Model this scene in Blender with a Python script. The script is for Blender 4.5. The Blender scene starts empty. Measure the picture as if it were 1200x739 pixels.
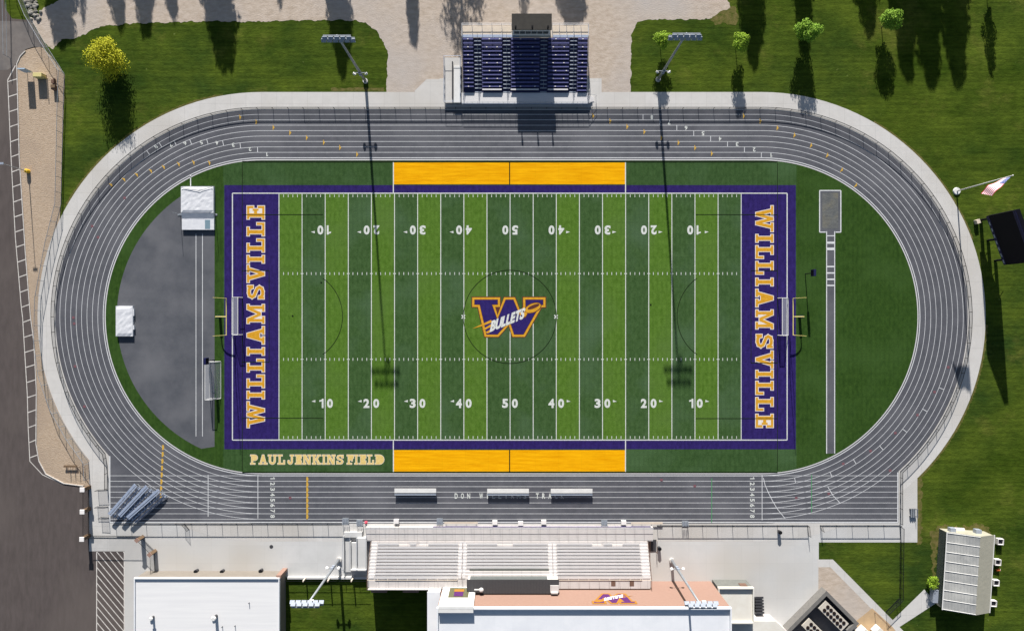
import bpy, bmesh, math, random
from mathutils import Vector, Matrix, Quaternion
from mathutils.geometry import delaunay_2d_cdt, tessellate_polygon
random.seed(7)
S = 5.917                       # survey units per metre on the ground
CX, CY = 600.0, 369.5
H = 140.0                       # drone height in metres
scene = bpy.context.scene
COL = scene.collection

def G(px, py):                  # survey grid -> metres
    return ((px - CX) / S, (CY - py) / S)
def G3(px, py, z=0.0):
    return Vector(((px - CX) / S, (CY - py) / S, z))

# ------------------------------------------------------------------ materials
def lin(c):
    c = c / 255.0
    return c / 12.92 if c <= 0.04045 else ((c + 0.055) / 1.055) ** 2.4
K = 1.25
def A(r, g, b, k=K):
    return (min(lin(r) / k, .9), min(lin(g) / k, .9), min(lin(b) / k, .9), 1)

def mat(name, col, col2=None, scale=1.0, rough=.85, spec=.25, metal=0.0, bump=0.0, bscale=None,
        col3=None, scale3=.05, stretch=(1, 1, 1), detail=6, amount3=1.0, lo=.35, hi=.65):
    m = bpy.data.materials.new(name); m.use_nodes = True
    nt = m.node_tree; b = nt.nodes['Principled BSDF']
    b.inputs['Roughness'].default_value = rough
    b.inputs['Metallic'].default_value = metal
    b.inputs['Specular IOR Level'].default_value = spec
    b.inputs['Base Color'].default_value = col
    if col2 is None and not bump: return m
    geo = nt.nodes.new('ShaderNodeNewGeometry')
    mp = nt.nodes.new('ShaderNodeMapping'); mp.inputs['Scale'].default_value = stretch
    nt.links.new(geo.outputs['Position'], mp.inputs['Vector'])
    if col2 is not None:
        n = nt.nodes.new('ShaderNodeTexNoise'); n.inputs['Scale'].default_value = scale; n.inputs['Detail'].default_value = detail
        n.inputs['Roughness'].default_value = .65
        nt.links.new(mp.outputs[0], n.inputs['Vector'])
        r = nt.nodes.new('ShaderNodeMapRange'); r.inputs[1].default_value = lo; r.inputs[2].default_value = hi
        nt.links.new(n.outputs['Fac'], r.inputs[0])
        mx = nt.nodes.new('ShaderNodeMix'); mx.data_type = 'RGBA'
        nt.links.new(r.outputs[0], mx.inputs[0]); mx.inputs[6].default_value = col; mx.inputs[7].default_value = col2
        out = mx.outputs[2]
        if col3 is not None:
            n3 = nt.nodes.new('ShaderNodeTexNoise'); n3.inputs['Scale'].default_value = scale3; n3.inputs['Detail'].default_value = 5
            nt.links.new(geo.outputs['Position'], n3.inputs['Vector'])
            r3 = nt.nodes.new('ShaderNodeMapRange'); r3.inputs[1].default_value = .48; r3.inputs[2].default_value = .7; r3.inputs[4].default_value = amount3
            nt.links.new(n3.outputs['Fac'], r3.inputs[0])
            m3 = nt.nodes.new('ShaderNodeMix'); m3.data_type = 'RGBA'
            nt.links.new(r3.outputs[0], m3.inputs[0]); nt.links.new(out, m3.inputs[6]); m3.inputs[7].default_value = col3
            out = m3.outputs[2]
        nt.links.new(out, b.inputs['Base Color'])
    if bump:
        nb = nt.nodes.new('ShaderNodeTexNoise'); nb.inputs['Scale'].default_value = bscale or scale; nb.inputs['Detail'].default_value = 4
        nt.links.new(mp.outputs[0], nb.inputs['Vector'])
        bp = nt.nodes.new('ShaderNodeBump'); bp.inputs['Strength'].default_value = bump; bp.inputs['Distance'].default_value = .1
        nt.links.new(nb.outputs['Fac'], bp.inputs['Height']); nt.links.new(bp.outputs[0], b.inputs['Normal'])
    return m

def add_joints(m, w, h, col, mortar=.03, mix=.6, off=(0, 0)):
    """panel joints cut on a regular grid, multiplied over the base colour"""
    nt = m.node_tree; b = nt.nodes['Principled BSDF']
    geo = nt.nodes.new('ShaderNodeNewGeometry')
    mp = nt.nodes.new('ShaderNodeMapping'); mp.inputs['Location'].default_value = (off[0], off[1], 0)
    nt.links.new(geo.outputs['Position'], mp.inputs['Vector'])
    br = nt.nodes.new('ShaderNodeTexBrick'); br.offset = 0; br.inputs['Scale'].default_value = 1
    br.inputs['Brick Width'].default_value = w; br.inputs['Row Height'].default_value = h
    br.inputs['Mortar Size'].default_value = mortar; br.inputs['Mortar Smooth'].default_value = .3
    br.inputs['Color1'].default_value = (1, 1, 1, 1); br.inputs['Color2'].default_value = (.95, .95, .945, 1); br.inputs['Mortar'].default_value = col
    nt.links.new(mp.outputs[0], br.inputs['Vector'])
    mx = nt.nodes.new('ShaderNodeMix'); mx.data_type = 'RGBA'; mx.blend_type = 'MULTIPLY'; mx.inputs[0].default_value = mix
    src = b.inputs['Base Color'].links
    if src: nt.links.new(src[0].from_socket, mx.inputs[6])
    else: mx.inputs[6].default_value = b.inputs['Base Color'].default_value
    nt.links.new(br.outputs['Color'], mx.inputs[7])
    nt.links.new(mx.outputs[2], b.inputs['Base Color'])

def mat_alpha(name, col, alpha):
    m = mat(name, col, rough=.7); m.node_tree.nodes['Principled BSDF'].inputs['Alpha'].default_value = alpha
    return m

M = {}
def lawn():
    m = bpy.data.materials.new('lawn_grass'); m.use_nodes = True; nt = m.node_tree; b = nt.nodes['Principled BSDF']
    b.inputs['Roughness'].default_value = 1; b.inputs['Specular IOR Level'].default_value = .03
    geo = nt.nodes.new('ShaderNodeNewGeometry')
    def noise(scale, st=(1, 1, 1), det=6, lo=.35, hi=.65, off=0, rough=.6):
        mp = nt.nodes.new('ShaderNodeMapping'); mp.inputs['Scale'].default_value = st; mp.inputs['Location'].default_value = (off, off, 0)
        nt.links.new(geo.outputs['Position'], mp.inputs['Vector'])
        n = nt.nodes.new('ShaderNodeTexNoise'); n.inputs['Scale'].default_value = scale; n.inputs['Detail'].default_value = det; n.inputs['Roughness'].default_value = rough
        nt.links.new(mp.outputs[0], n.inputs['Vector'])
        r = nt.nodes.new('ShaderNodeMapRange'); r.inputs[1].default_value = lo; r.inputs[2].default_value = hi; nt.links.new(n.outputs['Fac'], r.inputs[0])
        return n.outputs['Fac'], r.outputs[0]
    def mixc(f, a, c, mode='MIX', k=None):
        x = nt.nodes.new('ShaderNodeMix'); x.data_type = 'RGBA'; x.blend_type = mode
        if f is None: x.inputs[0].default_value = k
        else: nt.links.new(f, x.inputs[0])
        for sck, v in ((6, a), (7, c)):
            if isinstance(v, tuple): x.inputs[sck].default_value = v
            else: nt.links.new(v, x.inputs[sck])
        return x.outputs[2]
    big = noise(.018, det=4, lo=.42, hi=.62)[1]; mid = noise(.11, (.8, 1.2, 1), 7, .36, .66, 30)[1]
    fine = noise(1.1, (.6, 1.4, 1), 9, .3, .7, rough=.75)[1]; streak = noise(1.0, (.05, 1.9, 1), 5, .38, .62, 7)[1]
    c = mixc(big, A(57, 76, 20), A(50, 71, 29)); c = mixc(mid, c, A(84, 100, 33)); 
    dry = noise(.07, det=9, lo=.54, hi=.76, off=90, rough=.7)[1]; c = mixc(dry, c, A(110, 112, 52))
    f2 = mixc(fine, (.52, .54, .52, 1), (1.36, 1.34, 1.28, 1)); c = mixc(None, c, f2, 'MULTIPLY', .95)
    s2 = mixc(streak, (.78, .81, .78, 1), (1.14, 1.14, 1.1, 1)); c = mixc(None, c, s2, 'MULTIPLY', .9)
    weed = noise(.9, det=3, lo=.70, hi=.78, off=55)[1]; c = mixc(weed, c, A(112, 124, 66))
    nt.links.new(c, b.inputs['Base Color'])
    hb = noise(2.6, (.7, 1.3, 1), 5, 0, 1)[0]; bp = nt.nodes.new('ShaderNodeBump'); bp.inputs['Strength'].default_value = .6; bp.inputs['Distance'].default_value = .1
    nt.links.new(hb, bp.inputs['Height']); nt.links.new(bp.outputs[0], b.inputs['Normal'])
    return m
M['grass'] = lawn()
M['soil'] = mat('dry_soil', A(118, 108, 66), A(80, 88, 34), 1.3, rough=.95, spec=.1, bump=.4, bscale=4)
M['gravel'] = mat('crushed_limestone', A(180, 165, 149), A(204, 190, 176), 1.2, rough=.95, spec=.08, bump=.45, bscale=5, col3=A(186, 179, 174), scale3=.05, detail=10, amount3=.9, stretch=(.6, 1.2, 1))
M['stonebed'] = mat('tan_river_stone', A(176, 156, 134), A(192, 173, 152), 1.6, rough=.95, spec=.08, bump=.7, bscale=4, col3=A(170, 152, 134), scale3=.1, detail=9)
M['asphalt'] = mat('warm_asphalt', A(84, 77, 75), A(95, 87, 85), .7, rough=.9, spec=.2, bump=.1, bscale=9, col3=A(104, 96, 92), scale3=.03, stretch=(1.6, .4, 1), detail=8)
M['drive'] = mat('old_grey_asphalt', A(112, 106, 103), A(126, 120, 116), .6, rough=.9, col3=A(100, 98, 98), scale3=.12)
M['concrete'] = mat('broom_concrete', A(206, 204, 201), A(214, 212, 209), .6, rough=.85, spec=.2, col3=A(200, 196, 190), scale3=.06, detail=8)
add_joints(M['concrete'], 3.04, 4.4, (.80, .80, .80, 1), .045, .8, (1.0, 2.1))
M['plaza'] = mat('plaza_concrete', A(203, 203, 202), A(211, 211, 210), .4, rough=.85, spec=.2, col3=A(196, 192, 186), scale3=.05, detail=8)
add_joints(M['plaza'], 3.5, 3.5, (.86, .86, .86, 1), .03, .7)
M['track'] = mat('track_rubber', A(81, 83, 90), A(94, 95, 102), .6, rough=.8, spec=.3, col3=A(106, 107, 113), scale3=.09, detail=9, bump=.08, bscale=12, amount3=.8)
M['dzone'] = mat('d_zone_rubber', A(80, 83, 90), A(96, 98, 104), .25, rough=.8, spec=.3, col3=A(108, 109, 114), scale3=.12, detail=9, bump=.06, bscale=10, amount3=.9)
M['white'] = mat('white_line_paint', A(226, 229, 225), A(200, 204, 198), 3, rough=.7)
M['trackwhite'] = mat('track_line_paint', A(228, 230, 232), A(206, 208, 210), 2, rough=.7)
def turf(name, c1, c2, c3=None):
    m = mat(name, c1, c2, 1.0, rough=.95, spec=.05, bump=.3, bscale=4, stretch=(1.5, .8, 1), detail=9, lo=.32, hi=.68, col3=c3, scale3=.09, amount3=.8)
    add_joints(m, .9, 2.3, (.86, .86, .86, 1), .2, .6)
    return m
M['turf_out'] = turf('infield_turf', A(42, 68, 32), A(60, 90, 46), A(64, 94, 56))
M['turf_D'] = turf('infield_turf_green', A(42, 68, 26), A(60, 88, 36), A(64, 92, 44))
M['turf_light'] = turf('stripe_turf_light', A(74, 108, 34), A(96, 130, 52), A(90, 120, 56))
M['turf_dark'] = turf('stripe_turf_dark', A(54, 82, 42), A(74, 102, 60), A(80, 106, 76))
M['turf_side'] = turf('sideline_turf', A(50, 77, 40), A(68, 96, 55), A(76, 104, 68))
M['purple'] = turf('purple_turf', A(42, 32, 88), A(56, 44, 112))
M['purple2'] = turf('purple_turf_logo', A(46, 36, 100), A(54, 44, 112))
M['yellow'] = mat('gold_turf', A(232, 160, 2), A(254, 188, 14), .9, rough=.95, spec=.05, stretch=(.2, 2.6, 1), detail=9, bump=.25, bscale=4)
add_joints(M['yellow'], 4.6, 1.4, (.88, .88, .86, 1), .06, .6)
M['gold'] = mat('gold_lettering', A(206, 148, 34), A(222, 168, 54), 2.0, rough=.9, spec=.1)
M['palegold'] = mat('pale_gold_lettering', A(220, 190, 110), A(232, 206, 140), 2, rough=.9)
M['outline'] = mat('white_lettering', A(224, 214, 204), A(236, 230, 222), 2, rough=.9)
M['maroon'] = mat('maroon_outline', A(92, 48, 40), rough=.9)
M['blackline'] = mat('black_turf_line', A(26, 38, 22), A(36, 50, 28), 2, rough=.95, spec=.05)
M['ylw_paint'] = mat('yellow_track_paint', A(206, 166, 70), rough=.8)
M['red_paint'] = mat('red_track_paint', A(124, 84, 92), rough=.8)
M['green_paint'] = mat('green_track_paint', A(70, 150, 95), rough=.8)
M['roadwhite'] = mat('road_marking_paint', A(226, 222, 216), A(196, 190, 184), 1.5, rough=.8)
M['blackmetal'] = mat('black_powder_coat', A(22, 24, 28), rough=.8, spec=.1)
M['mesh'] = mat_alpha('chain_link_mesh', A(30, 33, 38), .25)
M['meshlight'] = mat_alpha('fine_chain_link_mesh', A(52, 56, 62), .10)
M['galvmesh'] = mat_alpha('galvanised_mesh', A(150, 152, 150), .16)
M['net'] = mat_alpha('white_goal_net', A(225, 228, 235), .24)
M['galv'] = mat('galvanised_steel', A(176, 182, 188), A(150, 157, 165), 3, rough=.45, metal=.35)
M['lampgrey'] = mat('lamp_housing_grey', A(168, 176, 188), A(146, 156, 172), 4, rough=.5, metal=.1)
M['alum'] = mat('aluminium_plank', A(226, 224, 224), A(214, 213, 214), 2, rough=.5, metal=.15, stretch=(.3, 4, 1))
M['alumblue'] = mat('skylit_aluminium', A(178, 190, 212), A(160, 174, 198), 2, rough=.45, metal=.25)  # aluminium turned from the sun: blue skylight mixed into its colour
M['whitepaint'] = mat('white_paint', A(232, 232, 230), A(222, 222, 220), 1, rough=.5)
M['vinyl'] = mat('white_vinyl_cover', A(214, 216, 222), A(226, 228, 232), 1.2, rough=.6, bump=.25, bscale=1.2)
M['vinylblue'] = mat('grey_vinyl_panel', A(120, 146, 160), rough=.6)
M['yellowpost'] = mat('yellow_goal_paint', A(222, 208, 130), rough=.5)
M['yellowbase'] = mat('safety_yellow_paint', A(236, 190, 50), rough=.6)
M['navydeck'] = mat('navy_deck', A(52, 55, 88), A(60, 62, 98), 2, rough=.7)
M['navy'] = mat('navy_seat', A(84, 87, 136), A(96, 98, 148), 2, rough=.55)
M['navybox'] = mat('navy_enclosure', A(30, 32, 74), rough=.5)
M['darkroof'] = mat('dark_membrane_roof', A(58, 56, 53), A(66, 64, 60), 1.2, rough=.9)
M['corrug'] = mat('charcoal_metal_roof', A(66, 66, 68), A(78, 78, 80), 6, rough=.6, stretch=(6, .4, 1))
M['cream'] = mat('cream_deck', A(222, 208, 190), A(210, 197, 180), 1, rough=.85)
M['stand'] = mat('deck_concrete', A(211, 206, 204), A(202, 198, 196), .7, rough=.8)  # the deck's own pale grey, slightly mottled
add_joints(M['stand'], 1.86, 30, (.72, .70, .70, 1), .06, .7)
M['brick'] = mat('salmon_brick', A(226, 186, 168, 2.9), A(218, 176, 158, 2.9), 1.5, rough=.9, stretch=(1, 1, 3))
M['panelgrey'] = mat('grey_wall_panel', A(118, 120, 116), A(106, 108, 104), 2, rough=.8)
M['roofwhite'] = mat('white_roof_membrane', A(240, 242, 246), A(232, 235, 240), .5, rough=.7, spec=.3, col3=A(222, 226, 233), scale3=.08, detail=7)
add_joints(M['roofwhite'], 3.1, 9.5, (.93, .93, .94, 1), .05, .5)
M['roofwhite2'] = mat('cream_roof_membrane', A(234, 232, 224), A(226, 222, 212), .5, rough=.7)
M['roofrib'] = mat('white_ribbed_roof', A(240, 240, 240), A(232, 232, 233), .5, rough=.55, stretch=(.15, 3, 1))
M['glass'] = mat('dark_window_glass', A(92, 98, 98), rough=.2, spec=.5)
M['olive'] = mat('olive_glazing', A(96, 96, 70), rough=.4)
M['signpurple'] = mat('purple_sign_paint', A(128, 56, 150, 3), rough=.6)
M['signgold'] = mat('gold_sign_paint', A(240, 168, 60, 2.9), rough=.6)
M['signwhite'] = mat('white_sign_paint', A(240, 236, 234), rough=.6)
M['fanblack'] = mat('black_fan_grille', A(36, 24, 22), rough=.6)
M['chiller'] = mat('cream_chiller_casing', A(214, 206, 192), A(200, 193, 180), 2, rough=.6)
M['yardwall'] = mat('grey_block_wall', A(112, 110, 108), A(124, 122, 118), 2, rough=.9)
M['yardfloor'] = mat('shaded_yard_floor', A(84, 86, 94), A(96, 97, 103), 1, rough=.9)  # shade inside the yard is put into this blue-grey floor colour
M['tanpad'] = mat('tan_paving', A(196, 168, 132), A(182, 156, 124), 1, rough=.9)
M['poly'] = mat('polycarbonate_roof', A(150, 152, 152), A(190, 190, 186), .35, rough=.3, spec=.5, stretch=(.6, .6, 1))
add_joints(M['poly'], .5, 40, (.84, .85, .85, 1), .08, .8)
M['polydark'] = mat_alpha('greenhouse_side_glazing', A(86, 94, 92), .7)
M['creampoly'] = mat('ivory_greenhouse_roof', A(182, 178, 162), A(170, 167, 152), .6, rough=.5, stretch=(1, 3, 1))
M['walltan'] = mat('tan_wall_panel', A(206, 196, 184, 3.2), A(196, 186, 174, 3.2), 1, rough=.9)
M['wood'] = mat('weathered_wood', A(168, 140, 112, 2.4), A(150, 124, 98, 2.4), 3, rough=.9)
M['brown'] = mat('rust_brown', A(112, 88, 76), rough=.8)
M['darkgrey'] = mat('dark_grey_plastic', A(66, 66, 70), rough=.6)
M['bark'] = mat('tree_bark', A(84, 74, 58), A(62, 54, 44), 4, rough=.95)
M['sand'] = mat('grey_pit_cover', A(92, 95, 96), A(108, 110, 108), .9, rough=.8, bump=.4, bscale=2, col3=A(128, 122, 100), scale3=.4, amount3=.5)
M['paleyellow'] = mat('pale_yellow_paint', A(214, 202, 140), rough=.6)
M['paleblue'] = mat('pale_blue_plastic', A(176, 196, 214), rough=.5)
M['orange'] = mat('orange_plastic', A(216, 110, 50), rough=.5)
M['screen'] = mat('black_display_face', A(14, 14, 22), A(18, 18, 30), 4, rough=.6, spec=.1)
M['rock'] = mat('pale_rip_rap', A(176, 172, 164), A(112, 110, 100), 1.2, rough=.95, bump=.8, bscale=1.5)
def leafmat(name, a, b2):
    m = mat(name, a, b2, 1.1, rough=.75, spec=.2, lo=.3, hi=.7)
    bs = m.node_tree.nodes['Principled BSDF']
    return m
M['leaf_yellow'] = leafmat('yellow_green_leaves', A(176, 178, 30), A(200, 198, 48))
M['leaf_lime'] = leafmat('lime_leaves', A(124, 158, 38), A(158, 190, 58))
M['leaf_green'] = leafmat('fresh_green_leaves', A(112, 152, 42), A(144, 182, 62))
M['leaf_dark'] = leafmat('dark_leaves', A(56, 84, 36), A(78, 104, 46))
M['flagred'] = mat('flag_red', A(226, 84, 104), rough=.8)
M['flagwhite'] = mat('flag_white', A(252, 246, 250, 1.1), rough=.8)
M['flagblue'] = mat('flag_blue', A(96, 112, 172), rough=.8)

# ------------------------------------------------------------------ builders
class MB:
    def __init__(s): s.v = []; s.f = []; s.mi = []; s.cur = 0
    def quad(s, *pts):
        n = len(s.v); s.v += [tuple(p) for p in pts]; s.f.append(tuple(range(n, n + len(pts)))); s.mi.append(s.cur); return s
    def box(s, lo, hi, T=None):
        x0, y0, z0 = lo; x1, y1, z1 = hi
        p = [Vector(c) for c in ((x0,y0,z0),(x1,y0,z0),(x1,y1,z0),(x0,y1,z0),(x0,y0,z1),(x1,y0,z1),(x1,y1,z1),(x0,y1,z1))]
        if T is not None: p = [T @ q for q in p]
        n = len(s.v); s.v += [tuple(q) for q in p]
        for f in ((3,2,1,0),(4,5,6,7),(0,1,5,4),(1,2,6,5),(2,3,7,6),(3,0,4,7)): s.f.append(tuple(n + i for i in f)); s.mi.append(s.cur)
        return s
    def tube(s, a, b, r0, r1=None, seg=8, cap=True):
        a = Vector(a); b = Vector(b); r1 = r0 if r1 is None else r1
        d = (b - a).normalized(); u = d.orthogonal().normalized(); w = d.cross(u)
        n = len(s.v)
        for i in range(seg):
            t = 2 * math.pi * i / seg; o = u * math.cos(t) + w * math.sin(t)
            s.v.append(tuple(a + o * r0)); s.v.append(tuple(b + o * r1))
        for i in range(seg):
            j = (i + 1) % seg; s.f.append((n+2*i, n+2*j, n+2*j+1, n+2*i+1)); s.mi.append(s.cur)
        if cap:
            s.f.append(tuple(n + 2*i + 1 for i in range(seg))); s.f.append(tuple(n + 2*i for i in reversed(range(seg)))); s.mi += [s.cur]*2
        return s
    def path(s, pts, r, seg=8):
        for a, b in zip(pts, pts[1:]): s.tube(a, b, r, r, seg)
        return s
    def ball(s, c, r, sq=1.0, seg=10, rings=6):
        n = len(s.v); c = Vector(c)
        for i in range(rings + 1):
            p = math.pi * i / rings
            for j in range(seg):
                t = 2 * math.pi * j / seg
                s.v.append((c.x + r*math.sin(p)*math.cos(t), c.y + r*math.sin(p)*math.sin(t), c.z + r*sq*math.cos(p)))
        for i in range(rings):
            for j in range(seg):
                k = (j+1) % seg; s.f.append((n+i*seg+j, n+(i+1)*seg+j, n+(i+1)*seg+k, n+i*seg+k)); s.mi.append(s.cur)
        return s
    def prism(s, poly, z0, z1):
        n = len(s.v); k = len(poly)
        ar = sum(poly[i][0]*poly[(i+1)%k][1]-poly[(i+1)%k][0]*poly[i][1] for i in range(k))
        if ar < 0: poly = poly[::-1]
        s.v += [(x, y, z0) for x, y in poly] + [(x, y, z1) for x, y in poly]
        s.f.append(tuple(reversed(range(n, n+k)))); s.f.append(tuple(range(n+k, n+2*k))); s.mi += [s.cur]*2
        for i in range(k):
            j = (i+1) % k; s.f.append((n+i, n+j, n+k+j, n+k+i)); s.mi.append(s.cur)
        return s
    def mesh(s, name, m):
        me = bpy.data.meshes.new(name); me.from_pydata(s.v, [], s.f)
        for x in (m if isinstance(m, (list, tuple)) else [m]): me.materials.append(x)
        if isinstance(m, (list, tuple)):
            for p, i in zip(me.polygons, s.mi): p.material_index = i
        me.update(); return me
    def build(s, name, m, parent=None, label=None, smooth=False, bevel=0):
        me = s.mesh(name, m); o = bpy.data.objects.new(name, me); COL.objects.link(o)
        if smooth:
            for p in me.polygons: p.use_smooth = True
        if parent is not None: o.parent = parent
        if label: o['label'] = label
        if bevel:
            md = o.modifiers.new('bevel', 'BEVEL'); md.width = bevel; md.segments = 2; md.limit_method = 'ANGLE'
        return o

def tag(o, label, cat, group=None):
    o['label'] = label; o['category'] = cat
    if group: o['group'] = group
    return o
def thing(name, label, cat, loc=(0, 0, 0), rotz=0, group=None):
    o = bpy.data.objects.new(name, None); COL.objects.link(o)
    o.location = loc; o.rotation_euler = (0, 0, rotz); o.empty_display_size = .3
    return tag(o, label, cat, group)
def dup(root, loc, rotz=0, label=None, scale=None):
    def cp(o, parent):
        c = o.copy(); COL.objects.link(c)
        if parent is not None: c.parent = parent
        for ch in o.children: cp(ch, c)
        return c
    r = cp(root, None); r.location = loc; r.rotation_euler = (0, 0, rotz)
    if scale: r.scale = scale
    if label: r['label'] = label
    return r

def union(polys, eps=1e-5):
    """triangulated union of overlapping simple polygons: (verts2d, tris)"""
    vs = []; fs = []
    for p in polys:
        n = len(vs)
        k = len(p); ar = sum(p[i][0]*p[(i+1)%k][1]-p[(i+1)%k][0]*p[i][1] for i in range(k))
        q = p if ar > 0 else p[::-1]
        vs += [Vector((x, y)) for x, y in q]; fs.append(list(range(n, n+k)))
    r = delaunay_2d_cdt(vs, [], fs, 1, eps)
    return r[0], r[2]
def sheet(name, polys, z, m, kind='structure', T=None, parent=None, label=None):
    """flat sheet from polygons in metres (unioned). T: 4x4 to place it elsewhere than the ground"""
    v, f = union(polys)
    me = bpy.data.meshes.new(name)
    pts = [Vector((x, y, z)) for x, y in v]
    if T is not None: pts = [T @ p for p in pts]
    me.from_pydata([tuple(p) for p in pts], [], [tuple(t) for t in f]); me.materials.append(m); me.update()
    o = bpy.data.objects.new(name, me); COL.objects.link(o)
    if kind: o['kind'] = kind
    if parent is not None: o.parent = parent
    if label: o['label'] = label
    return o
def GP(pts): return [G(*p) for p in pts]
def rect(x0, y0, x1, y1): return GP([(x0, y0), (x1, y0), (x1, y1), (x0, y1)])
def rough_poly(pts, step=1.2, amp=.25, seed=1, skip=()):
    rnd = random.Random(seed); out = []
    n = len(pts)
    for i in range(n):
        a = Vector(pts[i]); b = Vector(pts[(i+1) % n]); L = (b-a).length
        k = max(1, int(L/step)); nrm = Vector((-(b-a).y, (b-a).x)).normalized() if L else Vector((0, 0))
        if i in skip: k = 1
        ph = rnd.random()*6
        for j in range(k):
            p = a.lerp(b, j/k)
            if j: p = p + nrm*(rnd.uniform(-amp, amp)*.6 + amp*math.sin(j*.7+ph)*.5)
            out.append((p.x, p.y))
    return out
def stroke(pts, w, closed=False, caps=False):
    """pieces (polygons) of a line of width w along pts"""
    out = []; n = len(pts); h = w/2
    segs = list(zip(pts, pts[1:])) + ([(pts[-1], pts[0])] if closed else [])
    for a, b in segs:
        a = Vector(a); b = Vector(b); d = b-a
        if d.length < 1e-6: continue
        d.normalize(); q = Vector((-d.y, d.x))*h
        out.append([tuple(a+q), tuple(a-q), tuple(b-q), tuple(b+q)])
    return out
def ribbon_quads(pts, w, closed=False):
    """mitred strip along a polyline, as quads sharing corners"""
    n = len(pts); P = [Vector(p) for p in pts]; h = w/2; L = []; R = []
    for i in range(n):
        if closed: a, b = P[i-1], P[(i+1) % n]; d1 = (P[i]-a); d2 = (b-P[i])
        else:
            d1 = P[i]-P[i-1] if i else P[1]-P[0]; d2 = P[i+1]-P[i] if i < n-1 else P[i]-P[i-1]
        d1.normalize(); d2.normalize(); n1 = Vector((-d1.y, d1.x)); n2 = Vector((-d2.y, d2.x)); t = (n1+n2)
        if t.length < 1e-4: t = n1.copy()
        t.normalize(); t *= h/max(.35, t.dot(n1)); L.append(P[i]+t); R.append(P[i]-t)
    q = []
    for i in range(n if closed else n-1):
        j = (i+1) % n; q.append((L[i], R[i], R[j], L[j]))
    return q
def line_sheet(name, lines, z, m, parent=None):
    """many painted lines in one object. lines: (pts, width, closed); no unions, give crossing lines their own z"""
    mb = MB()
    for k, ln in enumerate(lines):
        zz = z + (ln[3] if len(ln) > 3 else 0)
        for q in ribbon_quads(ln[0], ln[1], ln[2]): mb.quad(*[(p.x, p.y, zz) for p in (q[0], q[1], q[2], q[3])])
    o = mb.build(name, m, parent)
    for p in o.data.polygons:
        if p.normal.z < 0: p.flip()
    if parent is None: o['kind'] = 'structure'
    return o

# stadium shapes -----------------------------------------------------------
LX, RX, TY = 307.0, 892.0, 371.0
def arc(cx, cy, r, a0, a1, n=48):
    return [G(cx + r*math.cos(math.radians(a0+(a1-a0)*i/n)), cy - r*math.sin(math.radians(a0+(a1-a0)*i/n))) for i in range(n+1)]
def stadium(r, n=64):
    return arc(LX, TY, r, 90, 270, n) + arc(RX, TY, r, -90, 90, n)
# ================================================================== GROUND
def plain(name, poly, z, m): return sheet(name, [poly], z, m)
R_ = 2500
# ground: one big sheet
mb = MB(); mb.quad((-R_, -R_, 0), (R_, -R_, 0), (R_, R_, 0), (-R_, R_, 0)); o = mb.build('ground', M['grass']); o['kind'] = 'structure'
gravel = GP([(36, 24), (50, 11), (60, 5), (78, -3), (110, -34), (500, -38), (846, -34), (852, 0), (858, 12), (846, 22), (800, 23), (762, 23), (747, 26), (740, 40), (739, 108), (739, 125), (452, 125),
             (453, 106), (454, 78), (455, 66), (450, 50), (440, 35), (430, 28), (418, 24), (355, 24), (300, 26), (240, 25), (180, 27), (150, 28), (120, 31), (107, 35), (100, 41), (82, 46), (72, 46), (62, 58), (52, 50)])
sheet('gravel_road', [rough_poly(gravel, .35, .2, 3, skip=(14, 15, 16))], .004, M['gravel'])
bare = GP([(835, 20), (848, 12), (862, 8), (866, 20), (862, 30), (850, 27), (838, 30), (832, 24)])
sheet('bare_ground', [rough_poly(bare, .5, .3, 5)], .006, M['soil'])
bed_left = [(24, 66), (20, 75), (23, 185), (30, 295), (36, 370), (40, 400), (43, 457), (42.5, 520), (46, 540), (54, 555), (75, 566), (98, 569), (104.5, 569)]
parking = GP([(-900, -60), (-2, -60), (6, 10), (14, 22), (36, 24), (46, 42), (54, 56), (40, 55), (30, 58)] + bed_left + [(104.5, 645), (146, 645), (146, 900), (-900, 900)])
sheet('parking_lot', [parking], .004, M['asphalt'])
drive = GP([(-60, 24), (14, 25), (36, 26), (46, 42), (53, 55), (40, 56), (30, 59), (22, 68), (17, 77), (9, 82), (-60, 84)])
sheet('driveway', [drive], .008, M['drive'])
bed = GP([(30, 58), (40, 55), (50, 56), (60, 66), (76, 88), (72, 215), (70, 260), (62, 330), (62, 430), (110, 530), (106, 569)] + bed_left[::-1])
sheet('stone_bed', [bed], .008, M['stonebed'])
# concrete apron round the track and the plaza in front of the buildings
plz = [rect(104.5, 545, 128, 645), rect(104.5, 611, 1075, 635), rect(1040, 545, 1075, 635), rect(146, 630, 959.5, 800),
       GP([(959, 635), (959.5, 655), (959.5, 800), (900, 800), (900, 630), (959, 630)]), rect(104.5, 630, 150, 645.5)]
sheet('plaza_pavement', plz, .010, M['plaza'])
ap = [stadium(263), GP([(486, 106.5), (500, 93), (517, 93), (517, 120), (486, 120)]), rect(515, 92, 705, 130), rect(104.5, 540, 128, 645)]
sheet('concrete_apron', ap, .014, M['concrete'])
tr = [stadium(242), rect(128, 533, 1053, 612)]
sheet('track_surface', tr, .020, M['track'])
sheet('infield_turf', [stadium(184)], .026, M['turf_out'])
# greener turf in both D ends
def Dend(cx, side, xlim, r):
    if side > 0:
        a = math.degrees(math.acos((xlim-cx)/r)); return arc(cx, TY, r, -a, a, 60)
    a = math.degrees(math.acos((cx-xlim)/r)); return arc(cx, TY, r, 180-a, 180+a, 60)
sheet('infield_turf', [Dend(RX, 1, 933.5, 182.5)], .030, M['turf_D'])
sheet('infield_turf', [Dend(LX, -1, 261.5, 182.5)], .030, M['turf_D'])
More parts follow.
